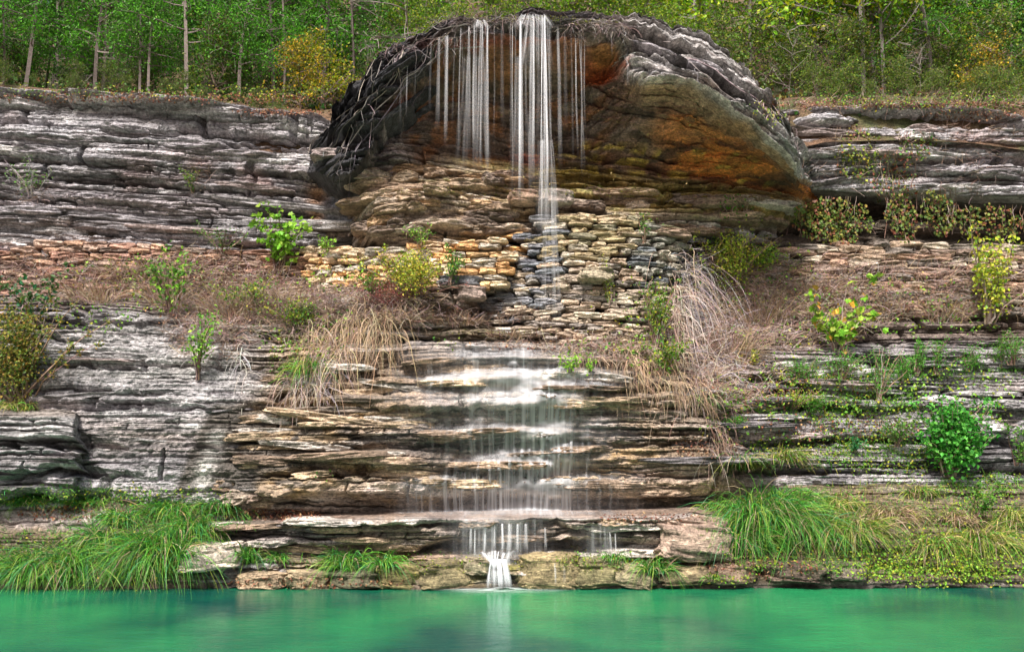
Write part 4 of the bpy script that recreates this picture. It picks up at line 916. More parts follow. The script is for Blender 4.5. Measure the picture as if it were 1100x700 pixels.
# ---- dry tangles on the terraces
brush('dry_brush', [(235, 315, 70, 40, 1500), (300, 325, 60, 32, 1000), (170, 300, 60, 26, 600), (390, 325, 60, 22, 700), (440, 335, 60, 16, 600), (60, 300, 80, 28, 800), (225, 355, 50, 32, 700)])
brush('dry_brush', [(800, 320, 70, 45, 1700), (880, 310, 90, 30, 1000), (960, 300, 100, 22, 700), (1060, 310, 70, 26, 450), (760, 360, 40, 50, 900), (850, 350, 80, 28, 1100), (780, 420, 40, 30, 500), (980, 325, 90, 18, 700)])
brush('dry_brush', [(960, 200, 110, 50, 420), (1060, 150, 60, 30, 250), (980, 112, 130, 6, 500), (640, 372, 120, 10, 400), (520, 340, 60, 8, 260), (215, 190, 12, 16, 60), (35, 205, 22, 18, 50)], colr=BRN, Lm=(.1, .35))
brush('dry_brush', [(745, 310, 16, 50, 350), (765, 370, 24, 45, 300), (340, 400, 22, 22, 160)], colr=[(.42, .37, .38), (.34, .30, .33), (.5, .45, .44)], Lm=(.2, .7), sag=2.0, updir=.0)
brush('rooty_moss', [(440, 50, 60, 14, 200), (520, 22, 60, 5, 260), (640, 30, 40, 6, 350)], colr=[(.20, .15, .14), (.3, .25, .24), (.12, .1, .1)], Lm=(.08, .4), sag=2.5, updir=.1)
brush('dry_brush', [(250, 330, 70, 34, 900), (200, 300, 60, 26, 500), (400, 335, 60, 22, 500), (330, 345, 60, 26, 600), (100, 305, 90, 20, 400), (830, 340, 80, 36, 800), (900, 335, 80, 24, 500), (790, 300, 50, 34, 500), (790, 400, 50, 34, 400), (660, 378, 80, 8, 300)], colr=[(.48, .40, .38), (.40, .31, .27), (.52, .42, .30), (.34, .24, .2)], Lm=(.12, .42))
cover('dead_leaves', [(250, 325, 100, 34, 500), (840, 320, 120, 36, 700), (100, 300, 100, 20, 260), (960, 310, 120, 20, 350), (800, 420, 60, 40, 350)], [(.34, .16, .09), (.26, .12, .07), (.42, .26, .14), (.5, .36, .16)], (.025, .05), .03, .08)
cover('ground_cover', [(200, 310, 60, 30, 260), (140, 300, 80, 24, 260), (330, 350, 60, 30, 360), (380, 300, 60, 14, 160), (800, 300, 60, 30, 420), (850, 350, 70, 30, 320), (940, 330, 90, 30, 320), (1040, 330, 50, 30, 200), (700, 360, 40, 40, 260), (880, 420, 110, 30, 900), (1030, 430, 60, 40, 500), (790, 440, 40, 40, 220), (100, 345, 50, 12, 100), (660, 372, 60, 8, 120)], YG + LIME + GR, (.035, .075), .05, .08)
# ---- hanging dry grass
HG = [(395, 352, 60, 80, 230, STRAW, 'curtain of straw-coloured grass hanging over the ledge left of the cascade'),
      (352, 372, 40, 70, 130, STRAW + MAV, 'thinner dry grass curtain beside the green ferny tuft'),
      (650, 378, 60, 52, 90, STRAW + BRN, 'brown stems hanging in the dark below the rounded wall'),
      (700, 392, 60, 50, 190, STRAW, 'dense tan grass hanging off the ledge right of the cascade'),
      (728, 335, 14, 105, 90, [(.46, .33, .27), (.5, .42, .38)], 'pinkish matted stalks down the right edge of the rounded wall'),
      (746, 290, 18, 100, 130, [(.50, .47, .50), (.42, .38, .42), (.35, .3, .3)], 'silvery grey dead vines trailing beside the rounded wall'),
      (745, 412, 40, 40, 150, STRAW + BRN, 'short russet grass fringe at the end of the tan hanging grass'),
      (325, 415, 40, 50, 60, [(.5, .42, .36), (.4, .3, .25)], 'sparse pale stems hanging below the green ferny tuft'),
      (262, 392, 8, 34, 14, [(.6, .58, .56)], 'few white threads hanging on the grey rock face'),
      (770, 470, 20, 50, 60, BRN, 'brown rootlets over the ledge beside the yellow-tipped grass')]
for (u, v, w_, L_, n_, c_, lb) in HG: hang(lb, u, v, w_, L_, c_, int(n_ * 1.7), wv=30 if L_ > 100 else 12)
# ---- roots over the left of the overhang
def root_path(pts, Y, rad, rr, jit=3.0):
    rad = rad * .7
    pts = np.array(pts, float); t = np.linspace(0, 1, len(pts)); q = np.linspace(0, 1, 26)
    u = np.interp(q, t, pts[:, 0]) + jit * vn(q * 9, pts[0, 0], 1); v = np.interp(q, t, pts[:, 1]) + jit * vn(q * 9, pts[0, 0], 2)
    a = anchor(u, v, .03); Yy = smooth1(a[:, 1][None], 2, 1)[0] if Y is None else np.minimum(a[:, 1], Y)
    return P(u, v, Yy)[None], (np.linspace(rad, rad * .4, 26) * (1 + .2 * np.sin(q * 30)))[None]
RT = [([(520, 50), (480, 55), (440, 82), (425, 100), (395, 125), (352, 188)], 0.0210), ([(440, 84), (420, 112), (398, 140), (380, 170), (372, 210)], 0.0132), ([(450, 60), (410, 95), (378, 128), (350, 165)], 0.0120),
      ([(470, 40), (448, 46), (430, 62), (433, 90), (430, 150)], 0.0084), ([(400, 70), (404, 110), (400, 150), (398, 178)], 0.0054), ([(425, 64), (435, 95), (434, 130), (431, 155)], 0.0048),
      ([(380, 135), (372, 160), (362, 185), (368, 205)], 0.0072), ([(418, 55), (418, 70), (404, 78)], 0.0060), ([(350, 165), (342, 172), (336, 180)], 0.0108), ([(395, 110), (402, 128), (396, 165), (400, 178)], 0.0060),
      ([(478, 40), (484, 66), (478, 90)], 0.0060), ([(488, 46), (494, 60), (489, 76)], 0.0054), ([(455, 70), (449, 95), (436, 128), (426, 140)], 0.0036), ([(500, 28), (460, 30), (425, 60), (390, 92)], 0.0132), ([(370, 150), (366, 175), (372, 195), (362, 212)], 0.0060),
      ([(388, 122), (388, 150), (374, 172), (378, 196)], 0.0054)]
rq = np.random.default_rng(9)
for _ in range(16):
    a_, b_ = rq.random(), rq.random(); u0 = 395 + 120 * a_; v0 = 70 - 42 * a_ ** .6 + 10 * b_; L_ = 30 + 90 * rq.random() * (1.1 - a_)
    RT.append(([(u0, v0), (u0 - L_ * .15 + 8 * (rq.random() - .5), v0 + L_ * .4), (u0 - L_ * .55 + 8 * (rq.random() - .5), v0 + L_ * .75), (u0 - L_ * (.5 + .4 * rq.random()), v0 + L_ * 1.2)], .004 + .005 * rq.random()))
rng = np.random.default_rng(3); pr = [root_path(p, None, r_, rng) for p, r_ in RT]
mk('hanging_roots', [twig_arr(p, r_, cols_pick(1, [(.22, .19, .19), (.15, .13, .13), (.32, .28, .28)], .1)) for p, r_ in pr], M_BARK, label='tangle of grey tree roots draped over the black rock left of the fall', cat='tree roots')
RT2 = [([(668, 30), (674, 48), (674, 70), (675, 96)], 0.0060), ([(700, 35), (730, 55), (760, 85), (800, 120)], 0.0072), ([(740, 60), (770, 78), (800, 100), (840, 135), (858, 165)], 0.0084), ([(780, 75), (820, 100), (850, 130), (860, 160)], 0.0072),
       ([(760, 55), (790, 75), (830, 110), (850, 140)], 0.0060), ([(690, 55), (665, 62), (658, 74)], 0.0072), ([(815, 92), (835, 125), (858, 150)], 0.0054), ([(720, 45), (745, 72), (750, 88)], 0.0054)]
pr = [root_path(p, None, r_, rng) for p, r_ in RT2]
mk('hanging_roots', [twig_arr(p, r_, cols_pick(1, [(.40, .36, .37), (.30, .26, .26)], .1)) for p, r_ in pr], M_BARK, label='thin pale roots trailing down the grey right shoulder of the overhang', cat='tree roots')

# ---- shrubs and saplings on the ledges
shrub('bright lime green broad-leaved sapling above the orange stone wall', 'sapling', 300, 292, 66, 62, LIME, 110, .10, lobed=True, name='sapling')
shrub('thin sapling of light green leaves among the purple brush', 'sapling', 185, 340, 60, 66, LIME + GR, 110, .075, name='sapling')
shrub('leggy dark-stemmed shrub growing from the crack in the grey face', 'shrub', 212, 408, 60, 70, GR + LIME, 110, .06, stems=8)
shrub('large rounded yellow-green shrub at the left edge of the terrace', 'shrub', 20, 432, 110, 96, [(.14, .20, .03), (.24, .24, .04), (.07, .12, .02), (.3, .2, .04)], 1500, .05, stems=26, spread=1.2)
shrub('dark green leafy sprig leaning out over the yellow-green shrub', 'shrub', 40, 350, 70, 50, DKG + [(.03, .14, .06)], 110, .08, stems=8)
shrub('low yellow-green bush in front of the orange stone wall', 'shrub', 445, 320, 86, 46, [(.50, .50, .06), (.30, .42, .05), (.55, .45, .07), (.18, .3, .03)], 900, .042, stems=20, spread=1.2)
shrub('small green bush at the right tip of the yellow-green bush', 'shrub', 484, 306, 34, 34, GR, 130, .045, stems=7)
shrub('red-twigged low shrub under the yellow-green bush', 'shrub', 420, 332, 80, 30, [(.30, .08, .07), (.22, .07, .06), (.3, .2, .15)], 260, .03, stems=22, stemc=[(.26, .10, .10), (.2, .1, .1)], spread=1.3)
shrub('mid green weeds under the orange wall left of the yellow-green bush', 'shrub', 402, 318, 34, 24, GR + LIME, 70, .05, stems=6)
shrub('small weedy plant with light leaves on top of the tan wall', 'shrub', 352, 270, 26, 12, LIME, 34, .05, stems=5)
shrub('sparse green shrub against the wall under the upper left cliff', 'shrub', 240, 275, 40, 30, DKG + GR, 90, .04, stems=10)
shrub('tiny green plant clinging halfway up the upper left cliff', 'plant', 207, 208, 20, 26, GR + YG, 60, .04, name='cliff_plant', stems=5)
shrub('faint bushy plant with thin grey stems at the far left of the upper cliff', 'plant', 34, 212, 40, 36, GR, 60, .045, name='cliff_plant', stems=12, stemc=[(.4, .36, .36)])
shrub('yellow-green scrambling bush right of the silvery dead vines', 'shrub', 785, 312, 80, 60, [(.42, .50, .05), (.32, .46, .05), (.5, .42, .08), (.2, .3, .04)], 520, .05, stems=22, spread=1.2)
shrub('low leafy creeper over the brown stones under the overhang tip', 'creeper', 815, 292, 70, 26, YG + LIME, 260, .045, name='creeper', stems=16, spread=1.3)
shrub('trailing green plant low on the wall beside the silvery vines', 'creeper', 772, 286, 40, 34, YG + GR, 260, .045, name='creeper', stems=12, spread=1.2)
shrub('green scrambling plant on the brush left of the straw curtain', 'creeper', 325, 352, 60, 26, GR + YG, 260, .04, name='creeper', stems=14, spread=1.2)
shrub('small pale green bush under the lime green broad-leaved sapling', 'creeper', 270, 330, 50, 24, YG + GR, 150, .045, name='creeper', stems=12, spread=1.2)
shrub('small bright leaves hanging at the top of the silvery dead vines', 'shrub', 745, 275, 26, 30, LIME + YEL, 50, .06, stems=6)
shrub('tall yellow leaved sapling at the right edge of the terrace', 'sapling', 1062, 348, 68, 92, [(.45, .50, .04), (.36, .46, .05), (.55, .52, .06), (.2, .36, .04)], 300, .075, stems=14, name='sapling', spread=.9)
shrub('sapling with big pale green and orange leaves mid terrace', 'sapling', 902, 392, 62, 84, LIME + [(.3, .4, .06), (.5, .3, .05)], 70, .12, lobed=True, stems=8, name='sapling', spread=1.1)
shrub('dense bright green broad-leaved bush on the right slope', 'bush', 1022, 512, 92, 72, [(.05, .26, .03), (.08, .34, .04), (.03, .15, .02), (.12, .4, .05)], 900, .07, stems=26, name='bush', spread=1.0, wide=.42)
shrub('small leafy plant at the left foot of the bright green bush', 'plant', 965, 480, 40, 24, GR, 120, .045, name='leafy_plant', stems=10)
shrub('upright green weed right below the bright green bush', 'plant', 1048, 560, 26, 38, GR, 90, .05, name='leafy_plant', stems=7)
shrub('tall green weed below the tall yellow leaved sapling', 'plant', 1075, 395, 34, 34, GR, 130, .05, name='leafy_plant', stems=9, wide=.18)
shrub('green plant rising over the dark bush at the right picture edge', 'plant', 1092, 500, 30, 40, GR, 110, .055, name='leafy_plant', stems=8)
shrub('ragged climbing plant beside the pinkish stalks at the wall end', 'climbing plant', 706, 372, 46, 66, YG + GR, 260, .045, name='climbing_plant', stems=14)
shrub('leafy climber in the dark hollow below the rounded wall end', 'climbing plant', 712, 402, 50, 36, GR + YG, 170, .05, name='climbing_plant', stems=10)
shrub('thin yellow-green creeper up the middle of the rounded wall', 'climbing plant', 655, 330, 16, 52, YG, 60, .035, name='climbing_plant', stems=4, out=.02)
shrub('small creeper with round leaves on the right of the rounded wall', 'climbing plant', 692, 262, 22, 34, GR, 40, .035, name='climbing_plant', stems=4, out=.02)
shrub('green sprigs below the ledge right of the cascade top', 'plant', 612, 402, 34, 22, LIME, 50, .05, name='leafy_plant', stems=6)
shrub('small bright weed just below the dark hollow', 'plant', 632, 408, 16, 24, LIME, 26, .045, name='leafy_plant', stems=4)
shrub('yellow leaved weed on the litter below the brush', 'plant', 806, 398, 24, 20, YEL + YG, 44, .055, name='leafy_plant', stems=5)
shrub('yellow-green low weeds at the foot of the orange seedling', 'plant', 852, 440, 60, 20, YG, 130, .035, name='leafy_plant', stems=12)
shrub('dark round-leaved plant in the crack left of the bright green bush', 'plant', 918, 486, 22, 16, [(.04, .2, .06)], 60, .05, name='leafy_plant', stems=6)
shrub('leafy stem trailing from the rim right of the long fall', 'climbing plant', 609, 62, 12, 36, LIME, 60, .04, name='climbing_plant', stems=4, out=.02)
shrub('bright green tuft beneath the stone ledge above the orange wall', 'plant', 452, 262, 44, 14, LIME + GR, 80, .04, name='leafy_plant', stems=10)
# fern-like upright weeds in a row on the right ledge
for k, (u, v, w_, h_) in enumerate([(905, 408, 46, 26), (945, 432, 40, 52), (970, 412, 24, 26), (985, 404, 22, 34), (1005, 402, 26, 34), (1040, 398, 30, 22), (1085, 392, 40, 28), (862, 410, 36, 22), (870, 444, 30, 18), (790, 462, 30, 14)]):
    lb = ['low spreading bright weeds left of the tallest bright green weed', 'tallest bright green weed hanging over the right ledge', 'short upright weed just right of the tallest bright green weed', 'feathery upright weed between two shorter ones on the right ledge',
          'feathery weed at the right end of its cluster on the ledge', 'low green weeds left of the weeds at the right picture edge', 'spreading green weeds on the ledge at the right picture edge', 'small green weeds under the sapling with big leaves', 'small weeds on the step below the sapling with big leaves', 'short weeds on the step above the rootlets'][k]
    shrub(lb, 'weed', u, v, w_, h_, [(.10, .34, .03), (.14, .40, .05), (.07, .22, .03)], 200, .045, name='weed', stems=16, wide=.16, group='weeds on the right ledges', out=.05)
# ---- vines on the upper right
def vine(label, u, v, ru, rv, n, Y=None, colr=IVY, leaf=.06, seed=1, name='vine', drops=14):
    rr = np.random.default_rng(seed); u0, v0 = ell(n, u, v, ru, rv, rr, .6); v0 += 6 * vn(u0 / 9, seed, 3)
    a = anchor(u0, v0, .05)
    if Y is not None: a = P(u0, v0, np.minimum(a[:, 1], Y) - .10 * rr.random(n) - .05 * vn(u0 / 14, v0 / 14, seed))
    t = thing(name, label, 'vine', P(u, v + rv, a[:, 1].mean()))
    us = u + (rr.random(drops) - .5) * 2 * ru; q = np.linspace(0, 1, 10)[None]
    uu = us[:, None] + 5 * vn(q * 3, us[:, None], 2); vv = (v - rv) + q * (rv * 2 * (.5 + .5 * rr.random((drops, 1))))
    yy = np.minimum(anchor(uu, vv, .03)[..., 1], Y if Y is not None else 99)
    mk_under('stem', [twig_arr(P(uu, vv, yy), np.full((drops, 10), .005), cols_pick(drops, BRN, rr=rr))], M_BARK, t)
    nor = rr.normal(size=(n, 3)) * .5 + [0, -1, .5]; tip = rr.normal(size=(n, 3)) * .5 + [0, -.2, -1]
    mk_under('foliage', [leaf_arr(a, leaf * (.6 + .7 * rr.random(n)), cols_pick(n, colr, .35, rr), tip=tip, nor=nor, rr=rr, wide=.42)], M_LEAF, t)
vine('thick ivy curtain at the left mouth of the dark recess', 893, 235, 44, 24, 900, 2.75, seed=1)
vine('narrow hanging ivy tongue in the middle of the dark recess', 968, 232, 18, 26, 320, 2.75, seed=2)
vine('ivy clump hanging right of the narrow tongue of ivy', 1008, 226, 20, 24, 300, 2.7, seed=3)
vine('loose trailing ivy at the right end of the dark recess', 1062, 238, 40, 18, 420, 2.6, seed=4)
vine('leafy vine climbing the grey cliff right of the overhang', 922, 165, 24, 30, 300, None, IVY + YG, .055, seed=5)
vine('reddish and green vine in the middle of the upper right cliff', 962, 195, 26, 34, 260, None, IVY + [(.3, .1, .06)], .05, seed=6)
vine('small green vine patch high on the upper right cliff', 985, 155, 22, 14, 120, None, GR + IVY, .05, seed=7)
vine('pale thin creeper along the shoulder of the overhang', 825, 120, 22, 12, 70, None, YG, .04, seed=8)
vine('sprigs of creeper under the tip of the overhang', 790, 225, 20, 16, 60, None, GR, .045, seed=9)
# ---- litter and small ground cover (stuff)
LITR = [(.30, .11, .07), (.22, .08, .05), (.36, .18, .10), (.20, .12, .09), (.40, .26, .15)]
cover('leaf_litter', [(290, 552, 60, 5, 500), (960, 112, 140, 4, 900), (1050, 124, 60, 5, 300), (170, 105, 190, 6, 900), (300, 120, 50, 4, 300), (850, 420, 90, 18, 700), (900, 460, 90, 16, 500), (80, 550, 60, 8, 400), (700, 555, 60, 4, 140), (760, 480, 40, 12, 200), (640, 370, 140, 6, 300), (990, 330, 120, 8, 500), (820, 610, 60, 10, 300), (340, 625, 100, 6, 300), (450, 335, 60, 8, 260)], LITR, (.03, .06), .01, .02, flat=True)
cover('ground_cover', [(60, 600, 110, 26, 500), (170, 590, 70, 30, 260), (860, 590, 90, 26, 600), (980, 570, 120, 30, 700), (900, 320, 120, 30, 260), (250, 310, 110, 28, 240), (985, 108, 140, 5, 700), (180, 98, 190, 5, 500), (820, 290, 60, 20, 160)], GR + YG, (.025, .055), .10, .10)
cover('moss', [(450, 610, 60, 12, 500), (560, 606, 40, 8, 160), (640, 606, 50, 12, 500), (560, 205, 140, 7, 500), (700, 205, 120, 8, 500), (600, 356, 140, 4, 200), (560, 20, 60, 3, 400), (640, 24, 30, 3, 200)], [(.20, .24, .02), (.30, .30, .04), (.12, .16, .02)], (.012, .03), .0, .02, flat=True)
turf('grass', [(900, 405, 60, 8, 300), (1000, 400, 100, 8, 400), (930, 430, 60, 16, 400), (960, 480, 70, 14, 400), (1060, 520, 50, 10, 300), (860, 445, 50, 10, 250)], [(.12, .36, .04), (.18, .42, .06), (.08, .22, .03)], (.08, .26))
cover('ground_cover', [(930, 450, 60, 30, 1200), (960, 490, 70, 20, 1200), (860, 480, 60, 14, 700), (1000, 405, 100, 8, 400), (870, 405, 50, 10, 300), (1060, 520, 50, 14, 500), (80, 535, 80, 8, 400), (150, 530, 100, 6, 300), (800, 265, 50, 14, 300), (320, 390, 30, 30, 400), (345, 365, 40, 20, 200), (130, 320, 60, 20, 260), (150, 290, 20, 16, 100), (460, 600, 60, 8, 120), (640, 600, 50, 10, 160), (480, 365, 20, 8, 30), (670, 310, 40, 40, 60), (700, 240, 20, 10, 30), (345, 510, 10, 4, 10)], GR + YG, (.02, .055), .03, .06)
cover('fallen_leaves', [(640, 150, 150, 60, 50), (560, 140, 90, 60, 40), (700, 190, 130, 10, 40)], [(.45, .38, .12), (.4, .3, .15)], (.03, .05), .01, .01)
# ---- grass banks
GRASS = [(.07, .26, .025), (.11, .36, .04), (.04, .16, .02), (.18, .40, .06), (.06, .26, .09), (.26, .36, .06)]
YGRASS = [(.30, .36, .05), (.40, .40, .10), (.22, .32, .04), (.50, .44, .16)]
LT = [(30, 616, 80, 66, 0, 'dark grass clump at the left picture edge by the pool'), (75, 612, 90, 66, 0, 'second grass clump along the pool from the left picture edge'), (112, 585, 80, 50, 0, 'grass clump behind the waterline clumps left of the fountain-shaped one'),
      (170, 600, 110, 80, 0, 'biggest fountain-shaped grass clump drooping into the pool on the left'), (140, 614, 80, 56, 0, 'grass clump just left of the fountain-shaped one'), (205, 572, 80, 50, 0, 'grass clump above the pale tilted slab'),
      (180, 552, 90, 40, 0, 'upper grass clump at the foot of the grey face'), (232, 548, 80, 36, 0, 'long bladed grass clump at the left end of the rock shelf'), (130, 560, 70, 36, 0, 'mid bank grass clump above the fountain-shaped one'),
      (268, 600, 40, 34, 0, 'small grass clump right of the pale tilted slab'), (300, 600, 34, 20, 0, 'smallest grass clump under the rock shelf'), (372, 606, 66, 44, 0, 'leafy grass clump under the rock shelf'), (410, 606, 50, 36, 0, 'second grass clump under the rock shelf left of the splash'),
      (704, 612, 46, 40, 0, 'drooping grass tuft between shore rocks right of the splash'), (660, 600, 40, 20, 0, 'short grass under the shelf left of the drooping tuft'),
      (30, 540, 80, 22, 0, 'low upper grass at the left picture edge'), (90, 540, 80, 20, 0, 'low upper grass under the grey face'), (20, 438, 60, 26, 1, 'yellowish grass on top of the left block of ledges'),
      (822, 560, 120, 84, 0, 'biggest bright grass mound on the right bank'), (800, 585, 80, 60, 0, 'blue-green grass spilling over the big rough boulder end'), (870, 575, 90, 64, 0, 'grass mound right of the biggest bright mound'), (850, 540, 90, 44, 0, 'grass behind the crest of the biggest bright mound'),
      (920, 575, 90, 56, 1, 'yellowing grass mound in the middle of the right bank'), (800, 500, 60, 34, 2, 'thin arching grass on the ledge above the bright mound'), (845, 494, 60, 30, 1, 'yellow-tipped dry grass on the ledge above the bright mound'),
      (960, 558, 90, 38, 3, 'straw-coloured dry grass in the middle of the right slope'), (1010, 590, 90, 44, 1, 'long yellow-green grass leaning left on the right bank'), (1060, 585, 90, 50, 1, 'long yellow grass beside the right picture edge'), (1090, 560, 70, 40, 1, 'upper yellow grass at the right picture edge'),
      (900, 545, 70, 36, 1, 'pale grass above the yellowing mound'), (1030, 560, 70, 30, 3, 'dry grass below the upright green weed'), (770, 545, 60, 26, 0, 'green grass above the big rough boulder'), (990, 530, 70, 22, 2, 'short green grass under the bright green bush'),
      (330, 400, 50, 44, 2, 'ferny green tuft on the grey ledge left of the straw curtain'), (755, 430, 20, 20, 0, 'small green tuft in the litter right of the russet fringe'), (765, 620, 30, 14, 2, 'low grass at the waterline below the big rough boulder')]
for k, (u, v, w_, h_, c_, lb) in enumerate(LT):
    cl = [GRASS, YGRASS + GRASS[:2], GRASS[:3] + YGRASS[:2], STRAW + YGRASS[:1]][c_]
    n_ = int(w_ * h_ * .11 + 60)
    tussock(lb, u, v, w_, h_ * .95, cl, n_, dry=[.12, .26, .2, .4][c_], seed=k + 100)
DG = [(178, 322, 46, 30, 'upright tan grass at the foot of the thin light green sapling'), (250, 338, 60, 36, 'tall dry grass in the purple brush left of the straw curtain'), (300, 340, 50, 34, 'dry grass below the lime green broad-leaved sapling'), (100, 322, 60, 22, 'low dry grass on the ledge above the grey face'),
      (140, 300, 50, 22, 'dry grass in front of the long reddish wall'), (822, 345, 60, 34, 'upright dry grass left of the sapling with big pale leaves'), (880, 322, 60, 26, 'dry grass above the sapling with big pale leaves'), (955, 340, 60, 26, 'dry grass on the brown litter right of the sapling with big pale leaves'),
      (792, 385, 50, 34, 'dry grass around the yellow leaved weed'), (1015, 342, 60, 24, 'dry grass at the left foot of the tall yellow leaved sapling'), (555, 362, 70, 12, 'short dry grass along the foot of the rounded wall'), (490, 348, 60, 16, 'russet dry grass on the brown ledge left of the rounded wall')]
for k, (u, v, w_, h_, lb) in enumerate(DG): tussock(lb, u, v, w_, h_ * 1.25, STRAW + STRAW + MAV[:3], int(w_ * h_ * .16 + 80), name='dry_grass', cat='dry grass', bw=.013, droop=(.1, .7), seed=900 + k, up=1.4, spreadx=.9, group='dry grass clumps on the terraces')
# short grass in between: nobody could count it
turf('grass', [(60, 618, 130, 14, 1600), (-180, 590, 120, 50, 1500), (60, 600, 100, 30, 1600), (150, 580, 100, 46, 1800), (80, 535, 110, 12, 900), (-60, 590, 100, 50, 900), (220, 560, 50, 18, 400), (380, 604, 60, 8, 200)], GRASS)
turf('grass', [(850, 570, 100, 45, 1800), (960, 580, 120, 40, 1800), (1060, 580, 100, 40, 1500), (1200, 575, 140, 55, 2600), (1300, 575, 120, 55, 2200), (960, 535, 100, 20, 900), (850, 495, 60, 12, 400), (660, 604, 70, 8, 200)], YGRASS + GRASS)
cover('ground_cover', [(1000, 612, 70, 14, 1200), (1070, 605, 50, 20, 800), (940, 605, 50, 16, 600), (1010, 580, 50, 12, 300), (785, 620, 24, 6, 100), (130, 615, 60, 14, 200), (1060, 540, 40, 14, 260)], YG + LIME, (.025, .05), .08, .08)

# ------------------------------------------------------------------ wood above the cliff
def tree_proto(kind, seed):
    rr = np.random.default_rng(seed); Ht = {'cedar': 5.5, 'broad': 6.5, 'bush': 2.0, 'bare': 3.0}[kind]
    S = 12; t = np.linspace(0, 1, S)
    tp = np.stack([.25 * vn(t * 2, seed, 1) * t * 2, .2 * vn(t * 2, seed, 2) * t, Ht * t], -1)[None]
    parts = [twig_arr(tp, (np.linspace(.085, .012, S) * {'cedar': .8, 'broad': .9, 'bush': .2, 'bare': .22}[kind] * .62)[None], np.array([{'cedar': (.17, .14, .13), 'broad': (.22, .195, .18), 'bush': (.16, .12, .1), 'bare': (.20, .175, .16)}[kind]]))]
    nb = {'cedar': 34, 'broad': 30, 'bush': 26, 'bare': 16}[kind]; lo = {'cedar': .16, 'broad': .14, 'bush': .05, 'bare': .1}[kind]
    f = lo + (1 - lo) * rr.random(nb); root = np.stack([np.interp(f, t, tp[0, :, j]) for j in range(3)], -1)
    a = rr.random(nb) * 6.28; up = {'cedar': .35, 'broad': .6, 'bush': .9, 'bare': .7}[kind]
    d = np.stack([np.cos(a), np.sin(a), up + .3 * rr.normal(size=nb)], -1); Lb = {'cedar': 1.5, 'broad': 2.0, 'bush': 1.1, 'bare': 1.6}[kind] * (1 - .55 * f) * (.6 + .6 * rr.random(nb))
    br = wander(root, d, Lb, 8, .4, .2, rr)
    parts.append(twig_arr(br, np.linspace(.018, .004, 8)[None] * np.ones((nb, 1)), np.repeat(parts[0][2][:1], nb, 0)))
    m = nb * 7; i = rr.integers(0, nb, m); j = rr.integers(2, 8, m); tw = wander(br[i, j], rr.normal(size=(m, 3)) + d[i] * .6, .18 + .3 * rr.random(m), 5, .4, .3, rr)
    parts.append(twig_arr(tw, np.full((m, 5), .004), np.repeat(parts[0][2][:1], m, 0)))
    tr = mk('trunk', parts, M_BARK)
    n = {'cedar': 7500, 'broad': 4800, 'bush': 2300, 'bare': 0}[kind]; cr = None
    if n:
        i = rr.integers(0, m, n); j = rr.integers(1, 5, n); sp = {'cedar': .10, 'broad': .13, 'bush': .10}[kind]
        c = tw[i, j] + rr.normal(size=(n, 3)) * sp
        pal = {'cedar': [(.08, .25, .025), (.13, .33, .03), (.05, .15, .02)], 'broad': [(.13, .27, .02), (.20, .32, .02), (.30, .32, .02), (.08, .17, .015)], 'bush': [(.10, .20, .02), (.20, .24, .03), (.06, .12, .02)]}[kind]
        cl = cols_pick(n, pal, .35, rr); hue = vn(i * .77, seed, 4)[:, None]; cl = cl * (1 + .3 * hue)
        cr = mk('crown', [leaf_arr(c, {'cedar': .06, 'broad': .085, 'bush': .07}[kind] * (.6 + .8 * rr.random(n)), cl, rr=rr, wide={'cedar': .25, 'broad': .36, 'bush': .36}[kind])], M_LEAF)
    return tr, cr
PR = {k: [tree_proto(k, s_) for s_ in ss] for k, ss in {'cedar': (1, 2, 3), 'broad': (11, 12, 13), 'bush': (21, 22), 'bare': (31, 32)}.items()}
used = set()
def tint_mesh(me, rgb, name):
    if (me.name, name) in TM: return TM[(me.name, name)]
    c = me.copy(); n = len(c.vertices); a = np.empty(n * 4, np.float32); c.attributes['Col'].data.foreach_get('color', a); a = a.reshape(-1, 4)
    a[:, :3] = np.clip(a[:, :3] * np.array(rgb), 0, .9); c.attributes['Col'].data.foreach_set('color', a.ravel()); TM[(me.name, name)] = c; return c
TM = {}
def plant_tree(kind, x, y, sc_, name, label, cat='tree', group=None, tn=None, z=None, rz=None):
    tr, cr = PR[kind][int(R.integers(0, len(PR[kind])))]
    zz = float(hill_z(np.array([x]), np.array([y]))[0]) - .05 if z is None else z
    t = thing(name, label, cat, (x, y, zz), group); t.rotation_euler = (0, 0, R.random() * 6.28 if rz is None else rz); t.scale = (sc_, sc_, sc_)
    for p in (tr, cr):
        if p is None: continue
        o = p.copy(); COL.objects.link(o); o.parent = t; o.name = 'trunk' if p is tr else 'crown'
        if tn and p is cr: o.data = tint_mesh(p.data, tn[1], tn[0])
    return t
def row(kind, n, u0, u1, y0, y1, name, label, group, s0=.8, s1=1.3, tn=None):
    for k in range(n):
        y = y0 + (y1 - y0) * R.random(); u = u0 + (u1 - u0) * (k + R.random()) / n; x = P(u, 60, y)[0]
        plant_tree(kind, x, y, s0 + (s1 - s0) * R.random(), name, label, group=group, tn=tn, cat='bush' if kind == 'bush' else 'tree')
GREEN = ('g', (.95, 1.1, .8)); DARK = ('d', (.7, .75, .8)); YELL = ('y', (1.35, 1.4, .9)); OR = ('o', (2.4, 1.25, .7)); GOLD = ('gd', (2.3, 1.6, .8))
row('cedar', 16, -60, 380, 4.2, 7, 'cedar_tree', 'slender bright green cedar in the front row of the left clifftop wood', 'front cedars above the left cliff', tn=GREEN)
row('cedar', 30, -160, 470, 7.5, 15, 'cedar_tree', 'dark green cedar deeper in the left clifftop wood', 'cedars deeper in the left wood', tn=None)
row('broad', 14, -120, 500, 10, 24, 'wood_tree', 'grey-trunked tree deep in the left clifftop wood', 'trees deep in the left wood', 1.0, 1.6)
